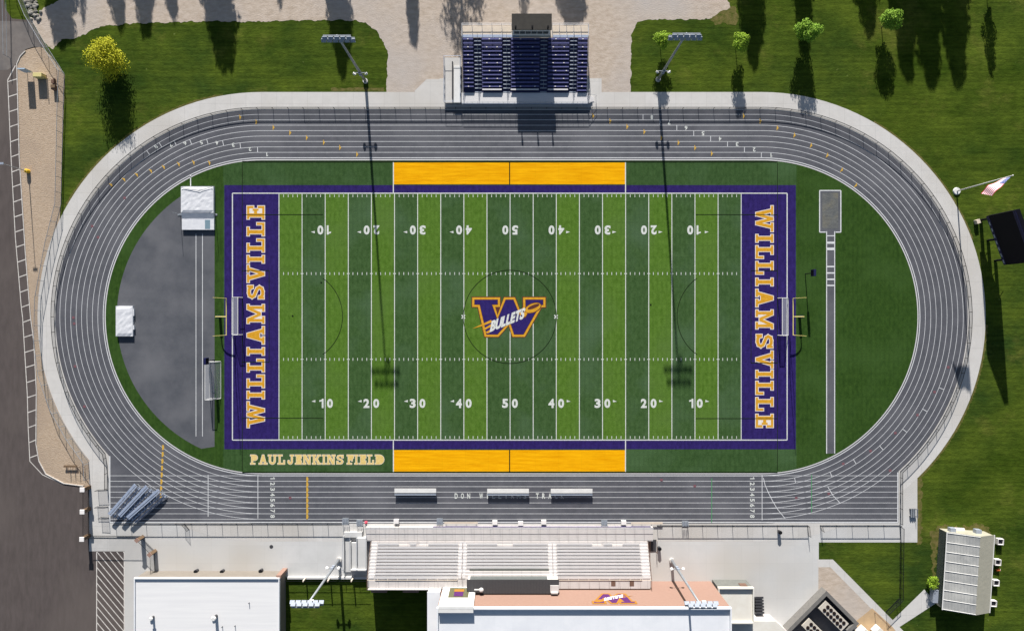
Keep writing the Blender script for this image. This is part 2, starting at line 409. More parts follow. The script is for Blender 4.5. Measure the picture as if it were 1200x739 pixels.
# rubber D zone
rz = 170
aa = math.degrees(math.acos((307-213)/rz)); bb = math.degrees(math.acos((307-236)/rz))
dz = arc(LX, TY, rz, 180-aa, 180+bb, 50) + GP([(251.5, 523), (251.5, 218), (213, 218)])
sheet('rubber_d_zone', [dz], .034, M['dzone'])
# kerb ring and lane lines
lw = .085
Lr = [186.0+6.35*k for k in range(9)]
lines = [(stadium(r, 96), lw if k else .15, True) for k, r in enumerate(Lr)]
line_sheet('track_lane_lines', lines, .026, M['trackwhite'])
line_sheet('track_kerb', [(stadium(183.6, 96), .20, True)], .050, M['alum'])
ch = []
for k, r in enumerate(Lr[:9]):
    y = TY + r
    ch.append(([G(129, y), G(LX, y)], lw, False)); ch.append(([G(RX, y), G(1052, y)], lw, False))
ch.append(([G(128.8, 534), G(128.8, 612)], .2, False, .004)); ch.append(([G(1052, 553), G(1052, 612)], .2, False, .004))
ch.append(([G(129, 611.5), G(1052, 611.5)], .2, False, .003))
line_sheet('track_lane_lines', ch, .031, M['trackwhite'])
# crossing lines, stagger ticks
tk = []
for x, y0, y1 in ((244, 556, 605), (302.3, 556, 607), (893, 556, 609)): tk.append(([G(x, y0), G(x, y1)], .12, False))
tk.append(([G(894.5, 559.5), G(896.5, 568), G(900, 576), G(905, 586), G(911, 596), G(920, 607)], .12, False))
def tick(x, k, right=True):          # mark across lane k (1..8) on the top straight
    tk.append(([G(x, TY-Lr[k-1]), G(x, TY-Lr[k])], .11, False))
for i, k in enumerate((8, 7, 6, 5, 4, 3, 2, 1)): tick(753.5+19.8*i, k)
def polar(cx, r, deg): a = math.radians(deg); return G(cx+r*math.cos(a), TY-r*math.sin(a))
for cx, x, y, k in ((RX, 1108, 457, 7), (RX, 1090, 484, 6), (RX, 1065.5, 508.5, 5), (RX, 1037, 529, 4), (RX, 1005.5, 546.5, 3), (RX, 932, 564, 2), (RX, 974, 556, 3),
                    (LX, 183+7, 173, 8), (LX, 207, 171, 7), (LX, 225, 170, 6), (LX, 244, 169, 5), (LX, 262, 170, 4), (LX, 282, 173, 3), (LX, 302, 178, 2),
                    (LX, 173, 178, 8)):
    d = math.degrees(math.atan2(TY-y, x-cx)); tk.append(([polar(cx, Lr[k-1], d), polar(cx, Lr[k], d)], .12, False))
tk.append(([G(970, 570), G(976, 580), G(985, 589.5)], .12, False))
line_sheet('track_stagger_marks', tk, .038, M['trackwhite'])
# yellow exchange-zone triangles
YM = [(300, 143), (281, 137.5), (320, 149.5), (339.5, 155.7), (359, 161.5), (379, 167), (398, 173), (418, 181),
      (694.6, 136), (714.6, 142), (734.5, 148.5), (754.5, 154.5), (774.5, 161.5), (794.5, 167.3), (814, 173.3), (833.5, 180),
      (871, 136), (890.5, 142), (910.5, 150), (930.5, 158.5), (950, 170.5), (969, 182), (986, 199), (1002.5, 217),
      (130, 217), (145, 210.5), (160, 205), (176.5, 200.5), (191.5, 196), (209, 192.5), (226.5, 190.5), (245, 191)]
mb = MB()
for x, y in YM:
    cx = LX if x < LX else RX if x > RX else x
    rad = Vector((x-cx, y-TY)).normalized(); tan = Vector((-rad.y, rad.x))
    p = Vector((x, y)); 
    pts = [p+rad*2.6, p-rad*2.6, p+tan*2.0]
    q = [G(*t) for t in pts]; mb.quad(*[(a, b, .042) for a, b in q])
    q = ribbon_quads([G(*(p+rad*3.0)), G(*(p-rad*3.0))], .12)[0]; mb.quad(*[(c.x, c.y, .045) for c in q])
for i in range(8):
    for x0, y0, dx in ((191, 521, -.25), (360, 558.5, 0)):
        x = x0 + dx*i*1.5; y = y0 + i*(8.0 if x0 < 200 else 6.2)
        q = GP([(x-1.0, y), (x+1.0, y), (x+1.6, y+3), (x+.6, y+6), (x-1.0, y+6)]); mb.quad(*[(a, b, .042) for a, b in q])
o = mb.build('exchange_zone_marks', M['ylw_paint']); o['kind'] = 'structure'
for p in o.data.polygons:
    if p.normal.z < 0: p.flip()
mb = MB()
for x, y in [(87, 379), (88, 429), (99, 476), (86, 372), (146, 232), (115, 278), (108, 265), (1111, 430), (1095, 459), (1075, 486), (1049, 507), (1020, 528), (988, 543), (1043, 551), (775, 562), (814, 569), (933, 583), (971, 578), (340, 583)]:
    q = GP([(x-1.6, y-1.2), (x+1.4, y-1.6), (x+1.7, y+1.3), (x-1.2, y+1.5)]); mb.quad(*[(a, b, .042) for a, b in reversed(q)])
o = mb.build('red_zone_marks', M['red_paint']); o['kind'] = 'structure'
line_sheet('green_start_lines', [([G(834, 560), G(834, 612)], .13, False), ([G(951, 556), G(951, 600)], .13, False)], .042, M['green_paint'])

# ---------------------------------------------------------------- the football field
sheet('sideline_turf', [GP([(262, 194), (284, 189.2), (300, 188), (899, 188), (911, 189), (933, 194), (933, 548), (911, 553), (899, 554), (300, 554), (284, 553), (262, 548)])], .034, M['turf_side'])
sheet('purple_border', [rect(263, 217, 932.5, 526)], .038, M['purple'])
X0, X1, Y0, Y1 = 327.0, 868.5, 226.5, 515.2
yd = (X1-X0)/100
for i in range(20):
    sheet('field_stripe', [rect(X0+i*5*yd, Y0, X0+(i+1)*5*yd, Y1)], .042, M['turf_light'] if i % 2 == 0 else M['turf_dark']) if i < 9 or i > 10 else None
for i in (9, 10): sheet('field_stripe', [rect(X0+i*5*yd, Y0, X0+(i+1)*5*yd, Y1)], .042, M['turf_dark'])
for y0, y1 in ((190.6, 216), (527, 552)): sheet('team_area_paint', [rect(461, y0, 733, y1)], .042, M['yellow'])
fl = []
w = .15
for i in range(21): x = X0+i*5*yd; fl.append(([G(x, Y0), G(x, Y1)], w, False))
bx = (272.5, 922.3)
fl += [([G(bx[0], Y0), G(bx[1], Y0)], .2, False, .002), ([G(bx[0], Y1), G(bx[1], Y1)], .2, False, .002), ([G(bx[0], Y0), G(bx[0], Y1)], .2, False, .004), ([G(bx[1], Y0), G(bx[1], Y1)], .2, False, .004)]
for x in (461, 733):
    for y0, y1 in ((190, 217), (217, Y0), (Y1, 527), (527, 552.5)): fl.append(([G(x, y0), G(x, y1)], .2, False, .006))
for i in range(100):
    x = X0+i*yd
    if i % 5:
        for y in (320.5, 420.8): fl.append(([G(x, y-1.6), G(x, y+1.6)], .12, False))
        for ya, yb in ((Y0+1.6, Y0+4.6), (Y1-4.6, Y1-1.6)): fl.append(([G(x, ya), G(x, yb)], .12, False))
    elif i:
        for y in (320.5, 420.8): fl.append(([G(x-1.6, y), G(x+1.6, y)], .16, False, .006))
for x in (543, 651.5):
    for dx, dy in ((2, 2), (2, -2)): fl.append(([G(x-dx, 371-dy), G(x+dx, 371+dy)], .22, False, .008 if dy > 0 else .012))
line_sheet('field_lines', fl, .048, M['white'])
bl = []
bw = .12
circ = lambda cx, cy, r, a0, a1, n=40: arc(cx, cy, r, a0, a1, n)
bl.append((circ(597.5, 371, 54.5, 0, 360, 72)[:-1], bw, True, .008))
bl.append((circ(347, 370.5, 54.5, -55, 55), bw, False, .008)); bl.append((circ(848, 370.5, 54.5, 125, 235), bw, False, .008))
for x0, x1, y in ((284, 378.5, 251.5), (284, 378.5, 489.5), (815, 911, 251.5), (815, 911, 490), (284, 315.5, 317), (284, 315.5, 424), (880, 911, 317), (880, 911, 425)):
    bl.append(([G(x0, y), G(x1, y)], bw, False, .008))
for x, y0, y1 in ((315.5, 317, 424), (880, 317, 425), (284, 191, 551), (911, 191, 551)): bl.append(([G(x, y0), G(x, y1)], bw, False, .012))
for y in (189.5, 553): bl.append(([G(284, y), G(911, y)], .22, False, .016))
for y0, y1 in ((190, 216), (527, 553)): bl.append(([G(597.2, y0), G(597.2, y1)], .2, False, .016))
line_sheet('soccer_lines', bl, .054, M['blackline'])
dots = []
for x, y in ((376.5, 331), (762.5, 357), (343, 370)): dots.append([G(x+1.1*math.cos(t*.785), y+1.1*math.sin(t*.785)) for t in range(8)])
sheet('soccer_lines', dots, .070, M['blackline'])

# ---------------------------------------------------------------- lettering
# slab letters on a unit-high grid: list of (polyline, width)
T_ = .21     # stem
SW, SH = .15, .13   # serif overhang, serif thickness
def bar(x0, y0, x1, y1): return [(x0, y0), (x1, y0), (x1, y1), (x0, y1)]
def slab(ch, W):
    """convex pieces of a slab-serif capital, width W, height 1"""
    t = T_; p = []
    def slant(xa, ya, xb, yb, tw): p.append([(xa, ya), (xa+tw, ya), (xb+tw, yb), (xb, yb)])
    def curve(cx, cy, rx, ry, a0, a1, t_, n=8):
        pts = [(cx+rx*math.cos(math.radians(a0+(a1-a0)*i/n)), cy+ry*math.sin(math.radians(a0+(a1-a0)*i/n))) for i in range(n+1)]
        for q in ribbon_quads(pts, t_): p.append([tuple(v) for v in q])
    m = W/2
    if ch == 'I':
        p.append(bar(m-t/2, 0, m+t/2, 1)); p.append(bar(0, 0, W, SH)); p.append(bar(0, 1-SH, W, 1))
    elif ch == 'L':
        p += [bar(.12, 0, .12+t, 1), bar(0, 0, W, SH), bar(0, 1-SH, .5, 1), bar(W-SH, 0, W, .44)]
    elif ch in 'EF':
        p += [bar(.12, 0, .12+t, 1), bar(0, 1-SH, W, 1), bar(W-SH, .62, W, 1), bar(.12, .42, .58, .60), bar(.48, .34, .60, .68)]
        p += [bar(0, 0, W, SH), bar(W-SH, 0, W, .38)] if ch == 'E' else [bar(0, 0, .52, SH)]
    elif ch == 'W':
        a = W
        slant(.11*a, 1, .26*a, 0, .13*a); slant(.45*a, 1, .27*a, 0, .11*a)
        slant(.44*a, 1, .61*a, 0, .12*a); slant(.77*a, 1, .61*a, 0, .12*a)
        p += [bar(0, 1-SH, .36*a, 1), bar(.66*a, 1-SH, a, 1), bar(.44*a, .86, .57*a, 1)]
    elif ch == 'V':
        a = W
        slant(.11*a, 1, .40*a, 0, .20*a); slant(.71*a, 1, .40*a, 0, .18*a)
        p += [bar(0, 1-SH, .46*a, 1), bar(.58*a, 1-SH, a, 1)]
    elif ch == 'A':
        a = W
        slant(.11*a, 0, .39*a, 1, .19*a); slant(.70*a, 0, .42*a, 1, .19*a)
        p += [bar(0, 0, .42*a, SH), bar(.56*a, 0, a, SH), bar(.28*a, .28, .7*a, .42)]
    elif ch == 'M':
        a = W
        p += [bar(.09*a, 0, .24*a, 1), bar(.76*a, 0, .91*a, 1), bar(0, 0, .36*a, SH), bar(.64*a, 0, a, SH), bar(0, 1-SH, .26*a, 1), bar(.74*a, 1-SH, a, 1)]
        slant(.10*a, 1, .42*a, .2, .16*a); slant(.74*a, 1, .42*a, .2, .16*a)
    elif ch == 'N':
        a = W
        p += [bar(.10*a, 0, .28*a, 1), bar(.72*a, 0, .90*a, 1), bar(0, 0, .40*a, SH), bar(.58*a, 1-SH, a, 1), bar(0, 1-SH, .28*a, 1)]
        slant(.10*a, 1, .62*a, 0, .28*a)
    elif ch == 'S':
        a = W
        pts = [(.86*a, .66), (.84*a, .80), (.68*a, .885), (.45*a, .895), (.24*a, .85), (.15*a, .71), (.24*a, .59), (.5*a, .51), (.76*a, .42), (.86*a, .29), (.77*a, .16), (.55*a, .10), (.3*a, .11), (.15*a, .20), (.13*a, .34)]
        for q in ribbon_quads(pts, .17): p.append([tuple(v) for v in q])
        p += [bar(a-.13, .64, a, .98), bar(0, .02, .13, .36)]
    elif ch == 'P':
        a = W
        p += [bar(.10, 0, .10+t, 1), bar(0, 0, .5, SH), bar(0, 1-SH, .55*a, 1), bar(.1, .38, .55*a, .55)]
        curve(.55*a, .69, .28*a, .215, -90, 90, .18)
    elif ch == 'D':
        a = W
        p += [bar(.10, 0, .10+t, 1), bar(0, 0, .5*a, SH), bar(0, 1-SH, .5*a, 1)]
        curve(.45*a, .5, .42*a, .40, -90, 90, .2)
    elif ch == 'U':
        a = W
        p += [bar(.12*a, .35, .34*a, 1), bar(.68*a, .35, .88*a, 1), bar(0, 1-SH, .44*a, 1), bar(.58*a, 1-SH, a, 1)]
        curve(.5*a, .38, .27*a, .28, 180, 360, .2)
    elif ch == 'J':
        a = W
        p += [bar(.52*a, .3, .80*a, 1), bar(.34*a, 1-SH, a, 1), bar(0, .2, .22*a, .44)]
        curve(.38*a, .32, .28*a, .22, 180, 360, .2)
    elif ch == 'K':
        a = W
        p += [bar(.10*a, 0, .32*a, 1), bar(0, 0, .42*a, SH), bar(0, 1-SH, .42*a, 1), bar(.58*a, 0, a, SH), bar(.56*a, 1-SH, .97*a, 1)]
        slant(.28*a, .42, .64*a, 1, .24*a); slant(.64*a, 0, .34*a, .58, .26*a)
    return p
def grow(poly, d):
    """convex piece pushed outwards by d"""
    k = len(poly); ar = sum(poly[i][0]*poly[(i+1)%k][1]-poly[(i+1)%k][0]*poly[i][1] for i in range(k))
    P = [Vector(q) for q in (poly if ar > 0 else poly[::-1])]; out = []
    for i in range(k):
        a, b, c = P[i-1], P[i], P[(i+1) % k]
        d1 = (b-a); d2 = (c-b)
        if d1.length < 1e-7 or d2.length < 1e-7: continue
        d1.normalize(); d2.normalize()
        n1 = Vector((d1.y, -d1.x)); n2 = Vector((d2.y, -d2.x)); t = n1+n2
        if t.length < 1e-4: t = n1.copy()
        t.normalize(); t *= d/max(.5, t.dot(n1)); out.append(tuple(b+t))
    return out
def place_letters(slots, hgt, fn):
    """slots: (char, start, width) along the baseline in metres -> polygons in world metres"""
    out = []
    for ch_, s0, w_ in slots:
        for q in slab(ch_, w_/hgt): out.append([(s0+x*hgt, y*hgt) for x, y in q])
    return out
ends = [('W', 501.6, 469.4), ('I', 468, 457), ('L', 455, 438), ('L', 436.5, 419.6), ('I', 417, 406), ('A', 404, 381.4), ('M', 379.8, 355.6), ('S', 351.2, 333.2), ('V', 331.9, 309.5), ('I', 309.2, 298.2), ('L', 296.4, 278.9), ('L', 277.3, 259.9), ('E', 257.8, 240.4)]
inset = .17
def endzone(side):
    Hh = 22.4/S - 2*inset
    slots = [(c, (501.6-a)/S+inset, (a-b)/S-2*inset) for c, a, b in ends]
    base = place_letters(slots, Hh, None)
    if side < 0:   # reads bottom to top, letter tops to the west
        f = lambda p: (G(311, 501.6)[0]-inset-p[1], G(311, 501.6)[1]+p[0])
    else:
        f = lambda p: (G(884.6, 240.2)[0]+inset+p[1], G(884.6, 240.2)[1]-p[0])
    fill = [[f(p) for p in q] for q in base]; out = [[f(p) for p in grow(q, .135)] for q in base]
    sheet('end_zone_lettering', out, .048, M['outline']); sheet('end_zone_lettering', fill, .054, M['gold'])
endzone(-1); endzone(1)
pj = [('P', 293, 303), ('A', 302.8, 314), ('U', 313.6, 324.8), ('L', 325, 334.4), ('J', 337, 345), ('E', 345.4, 354), ('N', 354.3, 365.3), ('K', 365.5, 377), ('I', 377.2, 382), ('N', 382.3, 393.6), ('S', 394, 403), ('F', 406, 415), ('I', 415, 420.3), ('E', 420.6, 429.6), ('L', 430, 438.6), ('D', 439, 451)]
i2 = .08
T_ = .17; SH = .15
slots = [(c, (a-293)/S+i2, (b-a)/S-2*i2) for c, a, b in pj]
base = place_letters(slots, 12.3/S-2*i2, None)
ox, oy = G(293, 544.2)
sheet('sideline_lettering', [[(ox+x, oy+i2+y) for x, y in grow(q, .06)] for q in base], .048, M['outline'])
sheet('sideline_lettering', [[(ox+x, oy+i2+y) for x, y in q] for q in base], .052, M['palegold'])

def text_mesh(body, size, off=0.0, shear=0.0, spacing=1.0, xs=1.0):
    cu = bpy.data.curves.new('t', 'FONT'); cu.body = body; cu.size = size; cu.offset = off; cu.shear = shear; cu.align_x = 'CENTER'; cu.align_y = 'CENTER'
    cu.space_character = spacing; cu.resolution_u = 3; cu.fill_mode = 'FRONT' if hasattr(cu, 'fill_mode') else cu.fill_mode
    o = bpy.data.objects.new('t', cu); COL.objects.link(o)
    dg = bpy.context.evaluated_depsgraph_get(); dg.update()
    me = bpy.data.meshes.new_from_object(o.evaluated_get(dg)); bpy.data.objects.remove(o); bpy.data.curves.remove(cu)
    vs = [v.co.copy() for v in me.vertices]; fs = [tuple(p.vertices) for p in me.polygons]; bpy.data.meshes.remove(me)
    lo = [min(v[i] for v in vs) for i in (0, 1)]; hi = [max(v[i] for v in vs) for i in (0, 1)]
    c = Vector(((lo[0]+hi[0])/2, (lo[1]+hi[1])/2, 0))
    return [(v-c) for v in vs], fs, (hi[0]-lo[0], hi[1]-lo[1])
class TextSheet:
    def __init__(s): s.v = []; s.f = []
    def add(s, body, W, Hh, T, off=.0, shear=0.0, spacing=1.0):
        if body == '1':                      # stem and flag
            st = Hh*.2
            n = len(s.v); q = [(-st*.2, -Hh/2), (st*.8, -Hh/2), (st*.8, Hh/2), (-st*.1, Hh/2), (-st*.2, Hh*.42), (-st*1.5, Hh*.33), (-st*1.5, Hh*.17), (-st*.2, Hh*.22)]
            s.v += [tuple(T @ Vector((x, y, 0))) for x, y in q]
            s.f += [(n, n+1, n+2, n+3, n+4, n+7), (n+4, n+5, n+6, n+7)]; return
        v, f, (w, h) = text_mesh(body, 1.0, off, shear, spacing)
        n = len(s.v); s.v += [tuple(T @ Vector((p.x*W/w, p.y*Hh/h, 0))) for p in v]; s.f += [tuple(n+i for i in q) for q in f]
    def build(s, name, m, parent=None):
        me = bpy.data.meshes.new(name); me.from_pydata(s.v, [], s.f); me.materials.append(m); me.update()
        o = bpy.data.objects.new(name, me); COL.objects.link(o)
        if parent is None: o['kind'] = 'structure'
        else: o.parent = parent
        return o
def TR(px, py, rot=0, z=.054): return Matrix.Translation(G3(px, py, z)) @ Matrix.Rotation(math.radians(rot), 4, 'Z')
ts = TextSheet(); arrows = []
for i, n in enumerate((10, 20, 30, 40, 50, 40, 30, 20, 10)):
    x = X0+(i+1)*10*yd; a, b = str(n)
    for y, rot in ((472.3, 0), (269.5, 180)):
        sgn = 1 if rot == 0 else -1
        ts.add(a, 7.0/S, 10.8/S, TR(x-sgn*(5.8 if a != '1' else 3.6), y, rot), .045)
        ts.add(b, 7.0/S, 10.8/S, TR(x+sgn*5.6, y, rot), .045)
        if n != 50:
            d = -1 if i < 4 else 1          # towards the nearer goal line
            xa = x+d*(12.2 if (d*sgn > 0) else 11.5); ya = y + (-2.6 if rot == 0 else 2.6)
            arrows.append(GP([(xa, ya-1.5), (xa+d*4.6, ya+(.4 if rot == 0 else -.4)), (xa, ya+1.3)]))
ts.build('field_numbers', M['white']); sheet('field_number_arrows', arrows, .054, M['white'])
ts = TextSheet()
for i, ch_ in enumerate('DON WILLIAMS TRACK'):
    if ch_ != ' ': ts.add(ch_, (4.4 if ch_ in 'WM' else 1.2 if ch_ == 'I' else 3.6)/S, 6.4/S, TR(534.6+i*7.32, 580.6, 0, .044), .03)
for x, rot in ((319.5, -90), (881.5, -90)):
    for k in range(8): ts.add(str(k+1), 3.6/S, 5.4/S, TR(x, TY+Lr[k]+3.1, rot, .044), .03)
for i, k in enumerate((8, 7, 6, 5, 4, 3, 2, 1)): ts.add(str(k), 3.2/S if k > 1 else 1.6/S, 4.8/S, TR(764+19.95*i, TY-Lr[k-1]-3.1, 180, .044), .03)
for k, x, y, rot in ((8, 183, 172, 222), (7, 200, 170, 216), (6, 217, 168, 210), (5, 236, 167, 203), (4, 254.5, 167.5, 197), (3, 273.5, 170, 191), (2, 293, 175, 186), (1, 313, 181, 181)):
    ts.add(str(k), 3.2/S if k > 1 else 1.6/S, 4.8/S, TR(x, y, rot, .044), .03)
ts.build('lane_numbers', M['white'])

# the W emblem: outline in its own units (770 wide frame of 125 survey units)
Wp = [(115, 238), (312, 238), (312, 303), (276, 303), (296, 368), (345, 238), (420, 238), (462, 345), (484, 303), (482, 238), (640, 238), (640, 305), (612, 305), (492, 518), (405, 518), (378, 432), (302, 518), (205, 518), (156, 303), (115, 303)]
def inset_poly(P, d):
    k = len(P); ar = sum(P[i][0]*P[(i+1)%k][1]-P[(i+1)%k][0]*P[i][1] for i in range(k)); sg = 1 if ar > 0 else -1
    Q = [Vector(p) for p in P]; out = []
    for i in range(k):
        a, b, c = Q[i-1], Q[i], Q[(i+1) % k]; d1 = (b-a).normalized(); d2 = (c-b).normalized()
        n1 = Vector((-d1.y, d1.x))*sg; n2 = Vector((-d2.y, d2.x))*sg; t = n1+n2
        if t.length < 1e-3: t = n1.copy()
        t.normalize(); t *= d/max(.55, t.dot(n1)); out.append(tuple(b+t))
    return out
def emblem(fn, T, z0, dz, parent, names, purple, gold, white, maroon, txt_scale):
    def lay(name, polys, k, m):
        o = sheet(name, [[fn(p) for p in q] for q in polys], z0+k*dz, m, None if parent is not None else 'structure', T, parent)
        return o
    lay(names, [inset_poly(Wp, -8)], 0, maroon); lay(names, [inset_poly(Wp, -2)], 1, gold); lay(names, [inset_poly(Wp, 13)], 2, maroon); lay(names, [inset_poly(Wp, 17)], 3, purple)
    # bullet and its trails
    def ell(cx, cy, rx, ry, rot, n=28):
        c, s_ = math.cos(math.radians(rot)), math.sin(math.radians(rot))
        return [(cx+rx*math.cos(t)*c-ry*math.sin(t)*s_, cy+rx*math.cos(t)*s_+ry*math.sin(t)*c) for t in [2*math.pi*i/n for i in range(n)]]
    lay(names, [ell(551, 312, 66, 36, -22), [(490, 330), (520, 345), (500, 385), (470, 388)]], 4, maroon)
    lay(names, [ell(551, 312, 60, 30, -22), [(488, 338), (512, 350), (498, 374), (482, 380)]], 5, gold)
    lay(names, [ell(556, 303, 46, 13, -22)], 6, maroon)
    lay(names, [[(113, 462), (250, 398), (256, 416), (180, 444)], [(186, 468), (256, 424), (254, 446), (196, 474)], [(210, 488), (262, 456), (262, 474), (226, 496)]], 4, gold)
    # slanted word on the bullet's track
    ts = TextSheet()
    import mathutils
    v, f, (w, h) = text_mesh('BULLETS', 1.0, .06, .30, 1.0)
    W_, H_ = 258, 78; ang = math.radians(-25)
    out = []
    for p in v:
        x = p.x*W_/w; y = -p.y*H_/h
        x, y = 368+x, 398+y - (x)*math.tan(math.radians(22))
        q = Vector((*fn((x, y)), z0+8*dz)); out.append(tuple(T @ q) if T is not None else tuple(q))
    me = bpy.data.meshes.new(names); me.from_pydata(out, [], f); me.materials.append(white); me.update()
    o = bpy.data.objects.new(names, me); COL.objects.link(o)
    if parent is None: o['kind'] = 'structure'
    else: o.parent = parent
emblem(lambda p: G(535+p[0]/6.16, 310+p[1]/6.16), None, .052, .004, None, 'midfield_emblem', M['purple2'], M['gold'], M['white'], M['maroon'], 1)

# ---------------------------------------------------------------- long jump, D-zone lines, road markings
sheet('runway', [rect(968, 262, 978.6, 531)], .036, M['track'])
sheet('long_jump_pit', [rect(960.3, 223.5, 985.3, 271.5)], .040, M['dzone'])
sheet('long_jump_pit', [rect(963.5, 226, 982.2, 268)], .046, M['sand'])
rl = [([G(968.6, 271), G(968.6, 531)], .17, False), ([G(978, 271), G(978, 531)], .17, False)]
for a, b in (((960.4, 223.3), (985.2, 223.3)), ((960.4, 272), (967.5, 272)), ((979, 272), (985.2, 272))): rl.append(([G(*a), G(*b)], .2, False))
for a, b in (((960.4, 223.3), (960.4, 272)), ((985.2, 223.3), (985.2, 272))): rl.append(([G(*a), G(*b)], .2, False, .003))
for y, w_ in ((276.3, .2), (284.4, .42), (291.6, .5), (312.3, .28), (319.8, .28), (327.2, .28), (334.4, .28)): rl.append(([G(969, y), G(977.6, y)], w_, False, .006))
rl += [([G(229.8, 274), G(229.8, 511)], .12, False), ([G(237.4, 274), G(237.4, 511)], .12, False), ([G(223.5, 205), G(223.5, 218)], .2, False)]
line_sheet('runway_markings', rl, .050, M['trackwhite'])
lad_l = [(18, 77), (9, 94), (13, 185), (18, 278), (25, 360), (26.5, 372), (32, 462), (33, 500), (35, 540), (50, 556), (75, 567)]
lad_r = [(30, 60), (24, 66), (20, 75), (23, 185), (30, 295), (36, 370), (40, 400), (43, 457), (42.5, 520), (46, 540), (54, 555), (75, 566), (98, 569)]
def at_y(pl, y):
    for a, b in zip(pl, pl[1:]):
        if min(a[1], b[1]) <= y <= max(a[1], b[1]) and a[1] != b[1]: return a[0]+(b[0]-a[0])*(y-a[1])/(b[1]-a[1])
    return pl[-1][0]
rm = [([G(*p) for p in lad_l[1:]], .15, False), ([G(*p) for p in lad_l[:2]], .2, False, .001)]
y = 96.0
while y < 540:
    xa = at_y(lad_l[1:], y); xb = at_y(lad_r[2:], y-3.6); rm.append(([G(xa, y), G(xb, y-3.6)], .18, False, .003)); y += 17.6
line_sheet('parking_markings', rm, .010, M['roadwhite'])
# concrete kerb on the stone bed side: a real step
mbk = MB()
kp = [G(*p) for p in lad_r]
for q in ribbon_quads(kp, .15):
    mbk.quad(*[(p.x, p.y, .13) for p in (q[3], q[2], q[1], q[0])])
    for a, b in ((q[0], q[3]), (q[1], q[2])): mbk.quad((a.x, a.y, 0), (b.x, b.y, 0), (b.x, b.y, .13), (a.x, a.y, .13))
o = mbk.build('kerb', M['roadwhite']); o['kind'] = 'structure'
hm = [([G(113.3, 646), G(113.3, 900)], .18, False, .003), ([G(145.6, 646), G(145.6, 900)], .18, False, .003)]
for i in range(40):
    y = 600+i*9.2; a = (113.6, y); b = (145.4, y+38)
    def clipy(a, b, lo):
        if b[1] <= lo: return None
        if a[1] < lo: t = (lo-a[1])/(b[1]-a[1]); a = (a[0]+(b[0]-a[0])*t, lo)
        return a, b
    r = clipy(a, b, 646)
    if r: hm.append(([G(*r[0]), G(*r[1])], .17, False))
line_sheet('parking_markings', hm, .010, M['roadwhite'])
# paths and yards on the lower right
sheet('footpath', [GP([(958, 655), (976, 655), (1060, 740), (1110, 800), (1085, 800), (1050, 760), (1040, 732), (973, 664), (958, 664)])], .016, M['concrete'])
sheet('footpath', [GP([(1083, 690), (1097, 706), (1054, 734), (1044, 728)])], .018, M['concrete'])
sheet('gravel_yard', [GP([(959, 664), (973, 664), (1030, 722), (1000, 745), (967, 720), (959, 720)])], .020, M['gravel'])
sheet('tan_paving', [GP([(1002, 728), (1022, 712), (1046, 734), (1090, 790), (1040, 800), (990, 790)])], .024, M['tanpad'])
sheet('lawn_patch', [rect(334, 676, 507, 900)], .020, M['grass'])
# dry edges of the lawn beside the concrete
rnd = random.Random(4)
edges = []
for x0, x1, y in ((345, 448, 104.5), (180, 215, 136)): pass
for cx, r, a0, a1, w_ in ((LX, 264.5, 100, 150, .35), (RX, 264.5, -2, -48, .5), (RX, 264.5, 20, 60, .25)):
    n = 160; inn = arc(cx, TY, r-3, a0, a1, n); 
    out = []
    for i in range(n+1):
        a = math.radians(a0+(a1-a0)*i/n); rr = r+w_*S*rnd.uniform(.1, 1.0)*.6; out.append(G(cx+rr*math.cos(a), TY-rr*math.sin(a)))
    edges.append(inn+out[::-1])
edges.append(rough_poly(GP([(388, 103.2), (450, 102.6), (450, 107), (388, 107)]), .6, .12, 8)); edges.append(rough_poly(GP([(1074, 560), (1081, 556), (1080, 636), (1074, 638)]), .25, .3, 9))
edges.append(rough_poly(GP([(1090, 622), (1106, 614), (1125, 618), (1145, 612), (1160, 618), (1160, 640), (1098, 640), (1094, 690)]), .25, .4, 12))
sheet('dry_lawn_edge', edges, .007, M['soil'])

# ================================================================== FENCES
def fence(name, label, pts, h, spacing, rail_m, mesh_m, closed=False, post_r=.05, rail_r=.05, mid=True, banner=None, group=None):
    """pts in metres; posts are children"""
    o0 = Vector((pts[0][0], pts[0][1], 0))
    t = thing(name, label, 'fence', o0, 0, group)
    P = [Vector((x, y, 0))-o0 for x, y in pts]
    rail = MB(); me = MB()
    for a, b in zip(P, P[1:]):
        rail.tube(a+Vector((0, 0, h)), b+Vector((0, 0, h)), rail_r, rail_r, 6)
        if mid: rail.tube(a+Vector((0, 0, .08)), b+Vector((0, 0, .08)), rail_r*.7, rail_r*.7, 5)
        me.quad(a+Vector((0, 0, .09)), b+Vector((0, 0, .09)), b+Vector((0, 0, h-.04)), a+Vector((0, 0, h-.04)))
    rail.build('rail', rail_m, t); me.build('chain_link', mesh_m, t)
    # posts
    L = [0]
    for a, b in zip(P, P[1:]): L.append(L[-1]+(b-a).length)
    n = max(1, round(L[-1]/spacing)); pm = MB().tube((0, 0, 0), (0, 0, h+.06), post_r, post_r, 6).mesh('post', rail_m)
    for i in range(n+1):
        d = L[-1]*i/n; k = 0
        while k < len(P)-2 and L[k+1] < d: k += 1
        q = P[k].lerp(P[k+1], (d-L[k])/max(1e-6, L[k+1]-L[k]))
        po = bpy.data.objects.new('post', pm); COL.objects.link(po); po.parent = t; po.location = q
    return t
rf = 243.4
def arcpts(cx, r, a0, a1, n): return [G(cx+r*math.cos(math.radians(a0+(a1-a0)*i/n)), TY-r*math.sin(math.radians(a0+(a1-a0)*i/n))) for i in range(n+1)]
aL = 180+math.degrees(math.asin((531-TY)/rf)); aR = -math.degrees(math.asin((552-TY)/rf))
